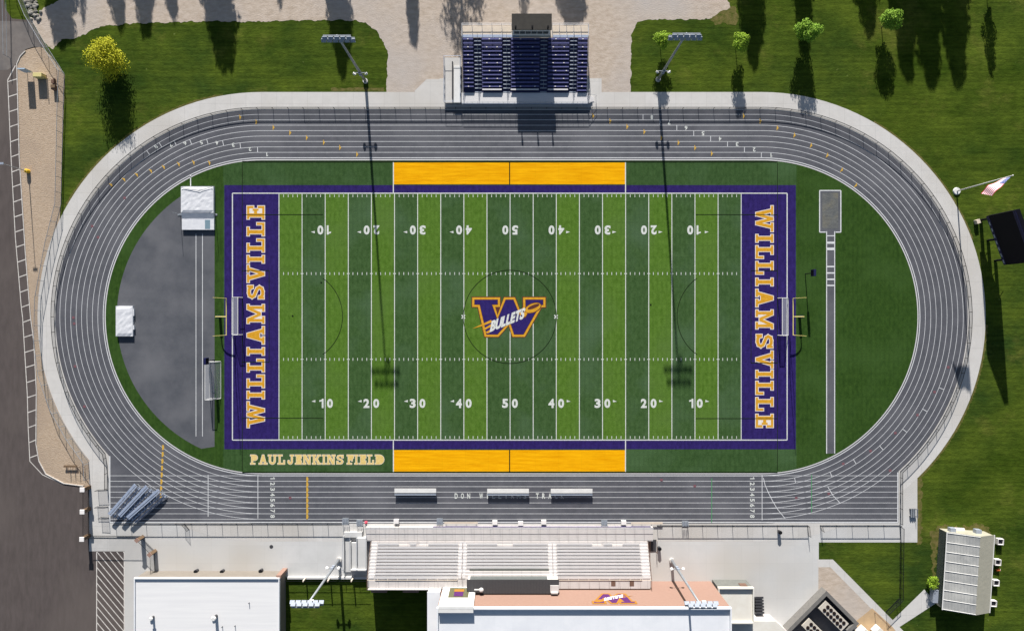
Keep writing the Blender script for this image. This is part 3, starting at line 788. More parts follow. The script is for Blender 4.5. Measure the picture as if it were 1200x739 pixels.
fence('track_fence', 'black chain link fence curving round the west end of the running track', [G(126, 572), G(126, 545)]+arcpts(LX, rf, aL, 90, 44)+[G(410, TY-rf)], 1.05, 3.05, M['blackmetal'], M['mesh'])
fence('track_fence', 'black chain link fence along the north straight below the small purple bleachers', [G(410, TY-rf), G(800, TY-rf)], 1.05, 3.05, M['blackmetal'], M['mesh'])
fence('track_fence', 'black chain link fence curving round the east end of the track to the corner path', [G(800, TY-rf)]+[G(RX, TY-rf)]+arcpts(RX, rf, 89, aR, 44)+[G(1054.5, 555), G(1054.5, 613)], 1.05, 3.05, M['blackmetal'], M['mesh'])
fence('track_fence', 'black chain link fence along the plaza edge west of the big aluminium grandstand', [G(136, 613), G(402, 613)], 1.05, 3.0, M['blackmetal'], M['meshlight'])
fence('track_fence', 'black chain link fence between the big grandstand and the gap in the plaza fence', [G(770, 615), G(946, 615)], 1.05, 3.0, M['blackmetal'], M['meshlight'])
fence('track_fence', 'short black chain link fence from the plaza gap to the southeast track corner', [G(961, 615), G(1054, 615)], 1.05, 3.0, M['blackmetal'], M['meshlight'])
fence('track_fence', 'black chain link fence running south over the lawn from the southeast track corner', [G(1055, 617), G(1054, 700), G(1038, 716)], 1.4, 3.0, M['blackmetal'], M['mesh'])
fence('boundary_fence', 'galvanised chain link fence running down beside the stone bed at the northwest', [G(18, -22), G(36, 22), G(54, 53), G(75.5, 87), G(74, 130), G(71.5, 240), G(60, 285), G(48, 350), G(47, 400), G(52, 440), G(66, 480), G(84, 512), G(104, 540), G(105, 560)], 1.9, 3.0, M['galv'], M['galvmesh'])
def gate(label, x0, y0, x1, y1, h=1.2):
    a = G3(x0, y0); b = G3(x1, y1)-a
    t = thing('fence_gate', label, 'gate', a)
    for z in (.1, h): MB().tube((0, 0, z), b+Vector((0, 0, z)), .03, .03, 6).build('gate_bar', M['blackmetal'], t); pm = MB().tube((0, 0, 0), (0, 0, h+.05), .04, .04, 6).mesh('gate_post', M['blackmetal'])
    for q in (Vector((0, 0, 0)), b):
        o = bpy.data.objects.new('gate_post', pm); COL.objects.link(o); o.parent = t; o.location = q
    MB().quad((0, 0, .1), b+Vector((0, 0, .1)), b+Vector((0, 0, h)), (0, 0, h)).build('gate_mesh', M['mesh'], t)
gate('swung open black gate nearer the stone bed at the southwest track corner', 127, 573, 115, 573.5)
gate('swung open black gate nearer the plaza at the southwest track corner', 127, 593, 114.5, 593)
gate('black gate leaf standing across the concrete south of the stone bed', 128, 606, 119, 605.5)
gate('narrow black gate in the plaza fence north of the white roofed building', 216.5, 613, 222, 620)
gate('small black gate leaf at the west side of the plaza fence gap', 946, 615, 947.5, 627)
gate('small black gate leaf at the east side of the plaza fence gap', 961, 615, 963, 621)

# ================================================================== LIGHT POLES
def light_pole(label, bx, by, rack_dx, side):
    t = thing('light_pole', label, 'floodlight', G3(bx, by), 0, 'floodlight poles round the stadium')
    MB().tube((0, 0, 0), (0, 0, 23.0), .30, .15, 12).build('pole', M['galv'], t, smooth=True)
    MB().tube((0, 0, 0), (0, 0, .5), .5, .5, 14).build('footing', M['concrete'], t)
    f = -side         # +1: the rack looks south
    for z, n in ((22.0, 6), (22.95, 5)):
        MB().box((-2.75 if n == 6 else -2.3, -.09, z-.08), (2.75 if n == 6 else 2.3, .09, z+.08)).build('crossarm', M['galv'], t)
        for i in range(n):
            x = -(2.42 if n == 6 else 2.0)*(1-2*i/(n-1))
            T = Matrix.Translation((x+rack_dx*.0, f*.45, z+.05)) @ Matrix.Rotation(math.radians(f*-35), 4, 'X')
            mb = MB().box((-.40, -.26, -.10), (.40, .26, .14), T)
            mb.tube(T @ Vector((0, 0, 0)), (x, 0, z), .06, .06, 6)
            mb.box((-.41, f*.30-.03, -.26), (.41, f*.30+.03, .12), T)
            mb.build('lamp_head', M['lampgrey'], t)
    for z in (4.6, 5.6): MB().box((-.25, f*.2-.2, z-.3), (.25, f*.2+.2, z+.3)).build('ballast_box', M['lampgrey'], t)
    MB().box((-1.15, -.06, 4.94), (1.15, .06, 5.06)).build('low_arm', M['galv'], t)
    for s in (-1, 1):
        mb = MB().tube((s*1.05, -.1, 5.0), (s*1.25, f*.3, 4.85), .34, .24, 10); mb.build('low_lamp', M['whitepaint'], t, smooth=False)
    MB().box((.25, f*.1, 21.2), (.95, f*.1+.5, 21.7)).build('speaker', M['whitepaint'], t)
light_pole('tall grey floodlight pole on the grass west of the small purple bleachers', 428.5, 95.5, 0, 1)
light_pole('tall grey floodlight pole on the lawn between two young lime green trees', 771, 93.5, 0, 1)
light_pole('tall grey floodlight pole on the plaza beside the white roofed low building', 397.5, 655, 0, -1)
light_pole('tall grey floodlight pole standing in front of the salmon brick gym wall', 787, 656, 0, -1)

# ================================================================== NORTH BLEACHERS
def north_bleachers():
    # footprint in survey units; nadir-true
    x0, x1 = 543.0, 687.0; yf, yr = 110.0, 52.0; rows = 14
    o0 = G3((x0+x1)/2, yf)
    t = thing('bleachers', 'small north bleachers with purple bench rows and a dark roofed press box', 'bleachers', o0)
    loc = lambda px, py, z=0: G3(px, py, z)-o0
    W2 = (x1-x0)/S/2; dp = (yf-yr)/S/rows; rise = .19; z0 = .72
    # deck steps
    deck = MB()
    for i in range(rows):
        deck.box((-W2, i*dp, z0+i*rise-.08), (W2, (i+1)*dp-.004, z0+i*rise))
        deck.box((-W2, i*dp-.02, z0+i*rise-.2), (W2, i*dp, z0+i*rise-.082))
    deck.build('deck', M['navydeck'], t)
    aisles = [(556, 565), (589, 598.5), (632, 641), (666, 675)]
    secs = [x0]+[v for a in aisles for v in a]+[x1]
    bm_cache = {}
    for s in range(0, len(secs), 2):
        a, b = (secs[s]-(x0+x1)/2)/S+.08, (secs[s+1]-(x0+x1)/2)/S-.08
        me = MB().box((a, -.20, 0), (b, .14, .05)); 
        n = max(2, int((b-a)/1.6))
        for k in range(n+1):
            x = a+.15+(b-a-.3)*k/n; me.box((x-.03, -.1, -.34), (x+.03, .1, -.002))
        me = me.mesh('bench', M['navy'])
        for i in range(rows):
            if i == 0 and s in (0, 2, 4, 6): continue
            o = bpy.data.objects.new('bench', me); COL.objects.link(o); o.parent = t; o.location = (0, i*dp+.42, z0+i*rise+.36)
    # white aisle nosings
    for a, b in aisles:
        xa, xb = (a-(x0+x1)/2)/S, (b-(x0+x1)/2)/S
        mb = MB()
        for i in range(rows):
            mb.box((xa+.15, i*dp+.02, z0+i*rise+.004), (xb-.12, i*dp+.22, z0+i*rise+.03))
        mb.build('aisle_steps', M['lampgrey'], t)
        r = MB()
        xm = (xa+xb)/2
        for i in range(1, rows, 3): r.path([(xm, i*dp+.1, z0+i*rise), (xm, i*dp+.1, z0+i*rise+.95), (xm, (i+1.6)*dp, z0+(i+1.6)*rise+.95), (xm, (i+1.6)*dp, z0+(i+1.6)*rise)], .025, 6)
        r.build('handrail', M['galv'], t)
    # markers: little white number plates
    mb = MB(); rnd = random.Random(2)
    for i in range(1, rows, 2):
        for s in range(0, len(secs), 2):
            a, b = (secs[s]-(x0+x1)/2)/S, (secs[s+1]-(x0+x1)/2)/S
            n = max(1, int((b-a)/2.0))
            for k in range(n):
                x = a+(b-a)*(k+.5)/n+(.5 if i % 4 == 1 and n > 1 else 0); mb.box((x-.13, i*dp+.28, z0+i*rise+.414), (x+.13, i*dp+.42, z0+i*rise+.43))
    o = mb.build('number_plates', M['signwhite'], t); o['kind'] = 'stuff'
    # front walkway with skirt, white front bench pieces, rails
    yfw = -2.1
    MB().box((-W2-.3, yfw, z0-.12), (W2+.3, -.025, z0)).build('walkway', M['alum'], t)
    MB().box((-W2-.3, yfw-.06, .1), (W2+.3, yfw-.003, z0-.0)).build('front_skirt', M['alumblue'], t)  # bluish metal carries the shade of the skirt's face in its colour
    for a, b in ((565.5, 588), (598.5, 631), (641.5, 665)):
        MB().box(((a-615)/S, .34, z0+.44), ((b-615)/S, .62, z0+.49)).build('bench', M['alum'], t, 'white front bench')
    r = MB()
    for k in range(25):
        x = -W2-.25+(2*W2+.5)*k/24; r.tube((x, yfw, z0), (x, yfw, z0+1.05), .025, .025, 6)
    for z in (.55, 1.05): r.tube((-W2-.25, yfw, z0+z), (W2+.25, yfw, z0+z), .03, .03, 6)
    for s in (-1, 1):
        zr = z0+rows*rise
        for z in (.55, 1.05): r.tube((s*(W2+.05), 0, z0+z), (s*(W2+.05), rows*dp, zr+z), .03, .03, 6)
        for k in range(8): r.tube((s*(W2+.05), rows*dp*k/7, z0+rows*rise*k/7), (s*(W2+.05), rows*dp*k/7, z0+rows*rise*k/7+1.05), .025, .025, 6)
    r.build('guard_rail', M['galv'], t)
    MB().quad((-W2-.25, yfw, z0+.1), (W2+.25, yfw, z0+.1), (W2+.25, yfw, z0+1.0), (-W2-.25, yfw, z0+1.0)).build('chain_link', M['galvmesh'], t)
    # rear platform
    zr = z0+rows*rise; yb = rows*dp; ybb = yb+2.3
    MB().box((-W2, yb+.004, zr-.1), (W2, ybb, zr)).build('rear_platform', M['cream'], t)
    for a, b, s in ((-W2, -2.6, -1), (5.2, W2, 1)):
        r = MB()
        for k in range(6): x = a+(b-a)*k/5; r.path([(x, yb+.2, zr+.02), (x, ybb, zr+.03), (x, ybb, zr+1.1)], .04, 6)
        for z in (.5, 1.1): r.tube((a, ybb, zr+z), (b, ybb, zr+z), .04, .04, 6); r.tube((s*W2, yb, zr+z), (s*W2, ybb, zr+z), .04, .04, 6)
        r.build('rear_rail', M['alum'], t)
    MB().box((-W2, yb+.02, zr+.002), (-W2+11, yb+.55, zr+.05)).box((5.4, yb+.02, zr+.002), (W2, yb+.5, zr+.05)).build('rear_walk', M['alumblue'], t)
    st = MB()
    for k in range(9):
        x = -W2+2*W2*k/8
        for y, z in ((.1, z0-.2), (yb*.5, z0+rows*rise*.5-.25), (yb-.1, zr-.3), (ybb-.1, zr-.12)): st.box((x-.06, y-.06, 0), (x+.06, y+.06, z))
    st.build('support_frame', M['galv'], t)
    # press box
    xa, xb = (600.5-615)/S, (643.5-615)/S
    pb = MB().box((xa, yb+.35, zr+.004), (xb, ybb+.6, zr+3.25)).build('press_box', M['whitepaint'], t)
    MB().box((xa-.15, yb+.1, zr+3.253), (xb+.15, ybb+.85, zr+3.45)).build('roof', M['darkroof'], pb)
    wn = MB()
    for k in range(6): a = xa+.3+(xb-xa-.6)*k/6; wn.box((a, yb+.30, zr+1.0), (a+(xb-xa-.6)/6-.12, yb+.345, zr+2.1))
    wn.build('window_band', M['glass'], pb)
    for x in (xa+.6, (xa+xb)/2+.1, xb-.6):
        MB().tube((x, yb+.3, zr+3.452), (x, yb+.3, zr+4.4), .12, .12, 8).box((x-.17, yb+.1, zr+4.1), (x+.17, yb+.5, zr+4.45)).build('camera_mast', M['blackmetal'], pb)
    # ramp on the west side, landing and stairs
    xr0, xr1 = (521-615)/S, (541-615)/S
    MB().box((xr0, -2.0, z0-.12), (xr1-.02, 6.9, z0-.02)).build('ramp', M['concrete'], t)
    MB().box((xr0+1.9, -2.0, z0+.0), (xr1-.15, 5.2, z0+.16)).build('ramp_upper_run', M['whitepaint'], t)
    MB().box((xr0+1.55, -1.2, z0), (xr0+1.75, 6.0, z0+.5)).build('ramp_divider', M['darkgrey'], t)
    r = MB()
    for x in (xr0, xr1-.2):
        for z in (.55, 1.0): r.tube((x, -2.0, z0+z), (x, 6.9, z0+z), .03, .03, 6)
        for k in range(6): r.tube((x, -2.0+8.9*k/5, 0), (x, -2.0+8.9*k/5, z0+1.0), .03, .03, 6)
    r.tube((xr0, 6.9, z0+1), (xr1, 6.9, z0+1), .03, .03, 6); r.tube((xr0, -2, z0+1), (xr1-.2, -2, z0+1), .03, .03, 6)
    r.build('ramp_rail', M['alumblue'], t)
    xs = (692-615)/S
    s_ = MB()
    for k in range(5): s_.box((W2+.32+k*.3, -2.0+.15*k, 0), (W2+.6+k*.3, -.6, z0-.02-k*.2))
    s_.build('stairs', M['alum'], t)
    r = MB()
    for y in (-2.05, -.6): r.path([(W2+.35, y, z0), (W2+.35, y, z0+1), (W2+1.9, y, 1.0), (W2+1.9, y, 0)], .03, 6)
    r.build('stair_rail', M['galv'], t)
north_bleachers()

# ================================================================== SOUTH GRANDSTAND
def south_stand():
    x0, x1 = 437.0, 757.0; ya, yb = 625.0, 680.0; xm = (x0+x1)/2
    o0 = G3(xm, 618)
    t = thing('grandstand', 'large aluminium home grandstand backing onto the salmon brick gym wall', 'grandstand', o0)
    L = lambda px, py, z=0: Vector(((px-xm)/S, (618-py)/S, z))
    W2 = (x1-x0)/S/2; z0 = 1.0
    yw = L(0, 616)[1]; yr0 = L(0, 632)[1]
    rows = 11; yE = L(0, 667)[1]; dp = (yr0-yE)/rows; rise = .30
    MB().box((-W2-1.2, yr0+.004, z0-.15), (W2+1.2, yw, z0)).build('front_walkway', M['stand'], t)
    MB().box((-W2-1.2, yw+.003, .05), (W2+1.2, yw+.07, z0)).build('front_wall', M['stand'], t)
    dk = MB()
    for i in range(rows):
        y = yr0-i*dp; z = z0+(i+1)*rise
        dk.box((-W2, y-dp+.004, z-.06), (W2, y, z)); dk.box((-W2, y+.002, z-rise+.004), (W2, y+.02, z-.062+.05))
    dk.build('deck', M['stand'], t)
    ais = [(437, 444), (538.5, 547.5), (642, 651), (748, 757)]
    secs = [(444.5, 538), (548, 641.5), (651.5, 747.5)]
    cut = {0: [(469, 482), (489, 503)], 1: [(583, 601)], 2: [(693, 706), (716, 728)]}
    for s, (a, b) in enumerate(secs):
        for i in range(rows):
            if s == 1 and i >= 8: continue
            y = yr0-i*dp-.32; z = z0+(i+1)*rise+.38
            parts_ = [(a, b)]
            if i < 1:
                for c0, c1 in cut[s]:
                    nn = []
                    for p0, p1 in parts_:
                        if c0 > p0 and c1 < p1: nn += [(p0, c0), (c1, p1)]
                        else: nn.append((p0, p1))
                    parts_ = nn
            for p0, p1 in parts_:
                xa, xb = L(p0, 0)[0], L(p1, 0)[0]
                mb = MB().box((xa, y-.24, z-.05), (xb, y+.15, z))
                for k in range(int((xb-xa)/1.83)+1): mb.box((xa+.1+k*1.83, y-.03, z-.34), (xa+.16+k*1.83, y+.03, z-.052))
                mb.build('bench', M['alum'], t)
    for a, b in ais:
        xa, xb = L(a, 0)[0], L(b, 0)[0]; mb = MB()
        for i in range(rows):
            y = yr0-i*dp; z = z0+(i+1)*rise; mb.box((xa+.1, y-.34, z+.003), (xb-.1, y-.02, z+.02)); mb.box((xa+.1, y-.70, z+.003), (xb-.1, y-.38, z+.15))
        mb.build('aisle_steps', M['alum'], t)
        if 500 < a < 700:
            r = MB(); x = (xa+xb)/2
            for i in range(0, rows-1, 3): r.path([(x, yr0-i*dp-.2, z0+(i+1)*rise), (x, yr0-i*dp-.2, z0+(i+1)*rise+.95), (x, yr0-(i+1.6)*dp, z0+(i+2.6)*rise+.95), (x, yr0-(i+1.6)*dp, z0+(i+2.6)*rise)], .03, 6)
            r.build('handrail', M['brown'], t)
    zr = z0+rows*rise+.1; yB = L(0, 679.2)[1]
    MB().box((-W2, yB, zr-.15), (W2, yE-.004, zr)).build('rear_walkway', M['stand'], t)
    for a, b in ((-W2, L(538, 0)[0]), (L(652, 0)[0], W2)):
        r = MB(); r.tube((a, yE-.1, zr+.9), (b, yE-.1, zr+.9), .04, .04, 6)
        for k in range(10): x = a+(b-a)*k/9; r.tube((x, yE-.1, zr), (x, yE-.1, zr+.9), .03, .03, 6)
        r.build('rear_rail', M['cream'], t)
    w = MB(); w.box((-W2, yB+.003, zr), (L(520, 0)[0], yB+.16, zr+.7)); w.build('parapet', M['stand'], t)
    for a, b in ((440, 458), (476, 494)): MB().box((L(a, 0)[0], yB-.75, 0), (L(b, 0)[0], yB-.004, zr+.02)).build('brick_pier', M['brick'], t)
    bk = MB(); bk.box((-W2, yB, 0), (W2, yB+.15, zr-.16)); bk.build('rear_wall', M['brick'], t)
    for s in (-1, 1):
        pl = MB()
        pts = [(yr0, 0), (yB+.16, 0), (yB+.16, zr-.2), (yE, zr-.2), (yr0, z0)]
        for x in (s*(W2+.004), s*(W2+.16)): pl.quad(*[(x, a, b) for a, b in pts])
        for (a, b), (c, d) in zip(pts, pts[1:]+pts[:1]): pl.quad((s*(W2+.004), a, b), (s*(W2+.16), a, b), (s*(W2+.16), c, d), (s*(W2+.004), c, d))
        pl.build('side_wall', M['stand'], t)
        r = MB(); x = s*(W2+.1)
        for z in (.5, 1.0): r.path([(x, yr0, z0+z), (x, yE, zr+z), (x, yB, zr+z)], .03, 6)
        for k in range(9): yy = yr0+(yE-yr0)*k/8; r.tube((x, yy, z0+(zr-z0)*k/8), (x, yy, z0+(zr-z0)*k/8+1), .03, .03, 6)
        r.build('side_rail', M['brown'], t)
    # front rail with purple banner
    r = MB()
    for z in (.5, 1.0): r.tube((-W2-1.2, yw, z0+z), (W2+1.2, yw, z0+z), .03, .03, 6)
    for k in range(31): x = -W2-1.2+(2*W2+2.4)*k/30; r.tube((x, yw, z0), (x, yw, z0+1), .025, .025, 6)
    r.build('front_rail', M['galv'], t)
    MB().box((-W2+12, yw+.073, .5), (W2+.8, yw+.11, z0-.02)).build('banner', M['purple2'], t)
    # press box set into the upper middle
    xa, xb = L(550.5, 0)[0], L(651.5, 0)[0]; yn = L(0, 665)[1]; ys = L(0, 679)[1]
    pb = MB().box((xa, ys, zr-.1), (xb, yn, 6.75)).build('press_box', M['stand'], t)
    MB().box((xa-.15, ys-.0, 6.753), (xb+.15, yn+.25, 6.9)).build('roof', M['corrug'], pb)
    for k in range(24):
        pass
    MB().box((xa+.4, yn+.004, 4.5), (xb-2.0, yn+.06, 6.5)).build('window_band', M['glass'], pb)
    MB().box((xa+.2, yn+.004, zr-.9), (xb-1.6, yn+1.2, zr-.6)).build('camera_deck', M['panelgrey'], pb)
    rb = MB()
    for k in range(30): x = xa+(xb-xa)*k/29; rb.box((x-.03, ys+.02, 6.902), (x+.03, yn+.2, 6.95))
    rb.build('roof_rib', M['darkgrey'], pb)
    MB().tube((xa+2.6, ys+.9, 6.902), (xa+2.6, ys+.9, 7.3), .12, .12, 8).ball((xa+2.6, ys+.9, 7.45), .45, .6).box((xa+1.3, ys+.8, 7.2), (xa+2.4, ys+1.0, 7.35)).build('antenna', M['whitepaint'], pb)
    MB().box((xb-1.5, ys+.3, 6.91), (xb+.1, ys+1.6, 7.15)).box((xb-1.4, ys+.2, 7.152), (xb-.1, ys+.5, 7.6)).build('roof_hatch', M['stand'], pb)
    # wheelchair platforms in the front row
    for a in (486, 710): MB().box((L(a-6, 0)[0], yr0-.9, z0+.35), (L(a+6, 0)[0], yr0+.1, z0+.5)).build('front_platform', M['stand'], t)
    for a in (672.5, 694): pass
    for a in (715, 736): MB().box((L(a-2.5, 0)[0]-.0, yB+.5, zr+.003), (L(a+2.5, 0)[0], yB+1.5, zr+.03)).build('floor_hatch', M['brown'], t)
south_stand()
# ramp and stairs at the stand's west end
t = thing('access_ramp', 'grey concrete ramp with low walls at the west end of the large grandstand', 'ramp', G3(418, 672))
def LR(px, py): return ((px-418)/S, (672-py)/S)
for nm, x0, y0, x1, y1, z0_, z1_, m in (('ramp_slab', 404.5, 629, 411.5, 669, 0, .35, 'plaza'), ('ramp_slab', 412.5, 634, 419.5, 664, 0, .8, 'plaza'), ('ramp_slab', 420.5, 628, 431, 664, 0, 1.15, 'plaza'), ('landing', 404, 622, 425, 628, 0, .7, 'plaza')):
    a = LR(x0, y1); b = LR(x1, y0); MB().box((a[0], a[1], z0_), (b[0], b[1], z1_)).build(nm, M[m], t)
for x0, y0, x1, y1, h in ((411.5, 632, 412.5, 664, 1.2), (403.5, 626, 404.5, 669, 1.0), (419.5, 628, 420.5, 655, 1.5), (412.5, 664, 431, 665.2, 1.5)):
    a = LR(x0, y1); b = LR(x1, y0); MB().box((a[0], a[1], 0), (b[0], b[1], h)).build('ramp_wall', M['plaza'], t)
r = MB()
for x in (404, 412, 420, 431): a = LR(x, 664); b = LR(x, 626); r.path([(a[0], a[1], 1.0), (a[0], a[1], 2.0), (b[0], b[1], 1.8), (b[0], b[1], .8)], .03, 6)
r.build('ramp_rail', M['lampgrey'], t)
t = thing('entry_steps', 'black stairwell beside the east end of the large grandstand', 'stairs', G3(764, 640))
MB().box((-.6, -.9, .0), (.8, 1.4, .12)).build('tread', M['darkgrey'], t); MB().path([(-.6, 1.4, 0), (-.6, 1.4, 1.2), (-.6, -3, 1.2), (-.6, -3, 0)], .04).path([(.8, 1.4, 0), (.8, 1.4, 1.2), (.8, -1, 1.2), (.8, -1, 0)], .04).build('stair_rail', M['brown'], t)

# ================================================================== BUILDINGS
def bx(t, o0, name, x0, y0, x1, y1, z0, z1, m, parent=None, label=None):
    a = G3(x0, y1)-o0; b = G3(x1, y0)-o0
    return MB().box((a.x, a.y, z0), (b.x, b.y, z1)).build(name, m, parent or t, label)
def parapet_roof(t, o0, x0, y0, x1, y1, z, ph, pw, mroof, mcap, name='roof'):
    ro = bx(t, o0, name, x0+pw, y0+pw, x1-pw, y1-pw, z-.3, z, mroof)
    a = G3(x0, y1)-o0; b = G3(x1, y0)-o0; w = pw/S
    p = MB(); zt = z+ph; zb = z-.3
    p.box((a.x, b.y-w+.002, zb), (b.x, b.y, zt)); p.box((a.x, a.y, zb), (b.x, a.y+w-.002, zt))
    p.box((a.x, a.y+w, zb), (a.x+w-.002, b.y-w, zt)); p.box((b.x-w+.002, a.y+w, zb), (b.x, b.y-w, zt))
    p.build('parapet', mcap, ro); return ro
# gym
o0 = G3(676, 740)
gym = thing('gymnasium', 'tall gymnasium with white flat roof and salmon brick north wall bearing the emblem', 'building', o0)
bx(gym, o0, 'wall', 520.5, 680.5, 833, 900, 0, 12.3, M['brick'])
parapet_roof(gym, o0, 520, 680, 833.5, 900.5, 12.6, .5, 1.6, M['roofwhite'], M['roofwhite'])
# facade bay with sign window
bay = bx(gym, o0, 'entrance_bay', 522, 677.5, 559, 680.3, 0, 13.5, M['whitepaint'])
b2 = bx(gym, o0, 'bay_roof', 522, 680.6, 559, 684, 13.102, 13.5, M['whitepaint'])
bx(gym, o0, 'sign_window', 530, 677.0, 552, 677.48, 4.9, 9.4, M['olive'], bay)
bx(gym, o0, 'sign', 536, 676.6, 546, 676.98, 7.0, 9.0, M['signpurple'], bay)
bx(gym, o0, 'sign', 535.5, 676.6, 546.5, 676.98, 5.8, 6.9, M['signgold'], bay)
# painted emblem on the north wall, letters upright for someone standing on the field
Tw = Matrix.Translation(G3(711, 680.3)-o0) @ Matrix(((-1, 0, 0, 0), (0, 0, 1, 0), (0, 1, 0, 0), (0, 0, 0, 1)))
ef = lambda p: ((p[0]-378)/540*8.2, 8.7-(p[1]-378)/280*4.6)
emblem(ef, Tw, .03, .006, gym, 'wall_emblem', M['signpurple'], M['signgold'], M['signwhite'], M['signgold'], 1)
# low west wing of the gym
bx(gym, o0, 'west_wing', 506, 678, 520, 900, 0, 6.6, M['stand'])
bx(gym, o0, 'west_wing_roof', 505.5, 677.5, 519.8, 900, 6.603, 6.8, M['roofwhite'])
# low block east of the gym
o0 = G3(855, 700)
ann = thing('annex_building', 'low annex with white flat roof and grey north wall east of the gym', 'building', o0)
bx(ann, o0, 'wall', 834.5, 678.5, 874, 718, 0, 4.1, M['panelgrey'])
parapet_roof(ann, o0, 834, 678, 874.5, 718.5, 4.15, .45, 1.3, M['roofwhite2'], M['roofwhite2'])
bx(ann, o0, 'window', 861, 677.8, 869, 678.4, 2.2, 3.6, M['brown'])
o0 = G3(880, 740)
low = thing('low_building', 'bright white low roof at the bottom edge beside the chiller yard', 'building', o0)
P = GP([(834.5, 719.5), (902, 719.5), (925, 740), (990, 800), (834.5, 800)]); P = [(x-o0.x, y-o0.y) for x, y in P]
MB().prism(P, 0, 2.7).build('wall', M['stand'], low); MB().prism([(x*1.0, y*1.0) for x, y in P], 2.703, 3.0).build('roof', M['roofwhite2'], low)
# stack of folded tables beside the annex
t = thing('pallet_stack', 'stack of dark flat frames leaning beside the east wall of the annex', 'stack', G3(889, 706))
for k in range(6): MB().box((-.9, -1.6+k*.55, 0), (.7, -1.5+k*.55, 1.2-.1*k)).box((-.9, -1.6+k*.55, 1.2-.1*k), (.7, -1.2+k*.55, 1.25-.1*k)).build('frame', M['darkgrey'], t)
# southwest white building
o0 = G3(250, 740)
sw = thing('low_white_building', 'long low building with white ribbed roof at the lower left of the stadium', 'building', o0)
bx(sw, o0, 'wall', 171, 668.5, 335, 900, 0, 3.9, M['walltan'])
parapet_roof(sw, o0, 170.3, 667.5, 335.7, 900.5, 4.0, .28, 1.2, M['roofrib'], M['roofwhite'])
bx(sw, o0, 'corner_pier', 331.5, 665, 337, 668.2, 0, 4.0, M['brick'])
def vent(label, x, y, hh, r, dark):
    t = thing('roof_vent', label, 'vent', G3(x, y, 4.0))
    MB().tube((0, 0, 0), (0, 0, hh), r, r, 12).build('pipe', M['darkgrey'], t)
    if dark: MB().tube((0, 0, hh+.002), (0, 0, hh+.25), r*1.7, r*1.1, 12).build('cap', M['whitepaint'], t); MB().tube((-r*1.8, -.3, .02), (-r*1.8, -.3, .35), .3, .3, 10).build('curb', M['darkgrey'], t)
vent('capped round vent toward the left side of the white ribbed roof', 192, 712, .95, .22, True)
vent('largest capped round vent with the long blue shadow on the white ribbed roof', 263.5, 711, 1.25, .30, True)
vent('thin pipe vent nearest the east edge of the white ribbed roof', 301, 696, .45, .07, False)
vent('thin pipe vent right beside the largest capped vent on the white ribbed roof', 270.5, 723, .5, .07, False)
vent('thin pipe vent between the largest capped vent and the east pipe on the white roof', 285, 722, .45, .07, False)
# retaining wall and grass edge posts between the building and the stand
t = thing('retaining_wall', 'low concrete wall with posts along the grass edge west of the grandstand', 'wall', G3(385, 674))
MB().box((-8, -.5, 0), (8, -.1, .55)).build('wall', M['plaza'], t)
for x in (-4.4, .4, 5.0): MB().box((x-.12, -.42, .553), (x+.12, -.18, 2.2)).build('post', M['cream'], t)
r = MB()
for z in (1.2, 2.1): r.tube((-8, -.3, z), (8, -.3, z), .035, .035, 6)
r.build('rail', M['blackmetal'], t)

# chiller yard
cdir = math.radians(-45)
o0 = G3(959.5, 718.5)
yard = thing('yard_wall', 'grey block wall enclosing the two chillers on a diagonal at the lower right', 'wall', o0, math.radians(-45))
sx = lambda a, b: (a/S, b/S)
# local x runs to the lower right, y to the upper right
MB().box((-3.4, -9.5, 0), (-2.7, 4.2, 2.2)).build('wall', M['yardwall'], yard)
MB().box((-2.695, 3.5, 0), (5.6, 4.2, 2.2)).build('wall', M['yardwall'], yard)
MB().box((4.9, 1.5, 0), (5.6, 3.495, 2.2)).build('wall', M['yardwall'], yard)
sheet('yard_floor', [[tuple((Matrix.Rotation(math.radians(-45), 2) @ Vector(p)) + Vector((o0.x, o0.y))) for p in ((-2.7, -9.5), (14, -9.5), (14, 3.5), (-2.7, 3.5))]], .028, M['yardfloor'])
def chiller(label, loc):
    t = thing('chiller', label, 'chiller', loc, math.radians(-45), 'chillers in the walled yard')
    MB().box((-3.2, -1.05, .15), (3.2, 1.05, 1.9)).build('casing', M['chiller'], t, bevel=.04)
    MB().box((-3.1, -.95, 0), (3.1, .95, .148)).build('base', M['darkgrey'], t)
    for i in range(6):
        for j in (-1, 1):
            x = -2.05+i*.88; MB().tube((x, j*.46, 1.88), (x, j*.46, 1.99), .35, .35, 16).tube((x, j*.46, 1.992), (x, j*.46, 2.02), .1, .1, 8).build('fan', M['fanblack'], t)
R45 = Matrix.Rotation(math.radians(-45), 3, 'Z')
chiller('cream chiller with twelve black fans fully in view in the walled yard', o0 + R45 @ Vector((1.2, 1.7, .028)))
chiller('cream chiller in the yard partly cut off by the bottom edge of the photo', o0 + R45 @ Vector((1.3, -3.0, .028)))
t = thing('generator', 'white boxy generator housing on the tan paving beside the chiller yard', 'generator', G3(1015, 742, .024), math.radians(-45))
MB().box((-2.2, -1.3, .1), (2.2, .6, 2.1)).build('casing', M['roofwhite2'], t, bevel=.08); MB().box((-2.0, -1.2, 0), (2.0, .5, .098)).build('skid', M['darkgrey'], t)
t = thing('generator', 'narrower white housing with a grey louvre nearer the footpath on the tan paving', 'generator', G3(1031, 741, .024), math.radians(-45))
MB().box((-2.0, -.8, .1), (2.2, .7, 1.8)).build('casing', M['roofwhite2'], t, bevel=.06)
MB().box((-.6, -.4, 1.803), (1.4, .5, 1.86)).build('louvre', M['lampgrey'], t)
t = thing('pipe_rail', 'dark handrail on the tan paving between the generators and the footpath', 'railing', G3(1030, 722), math.radians(-45))
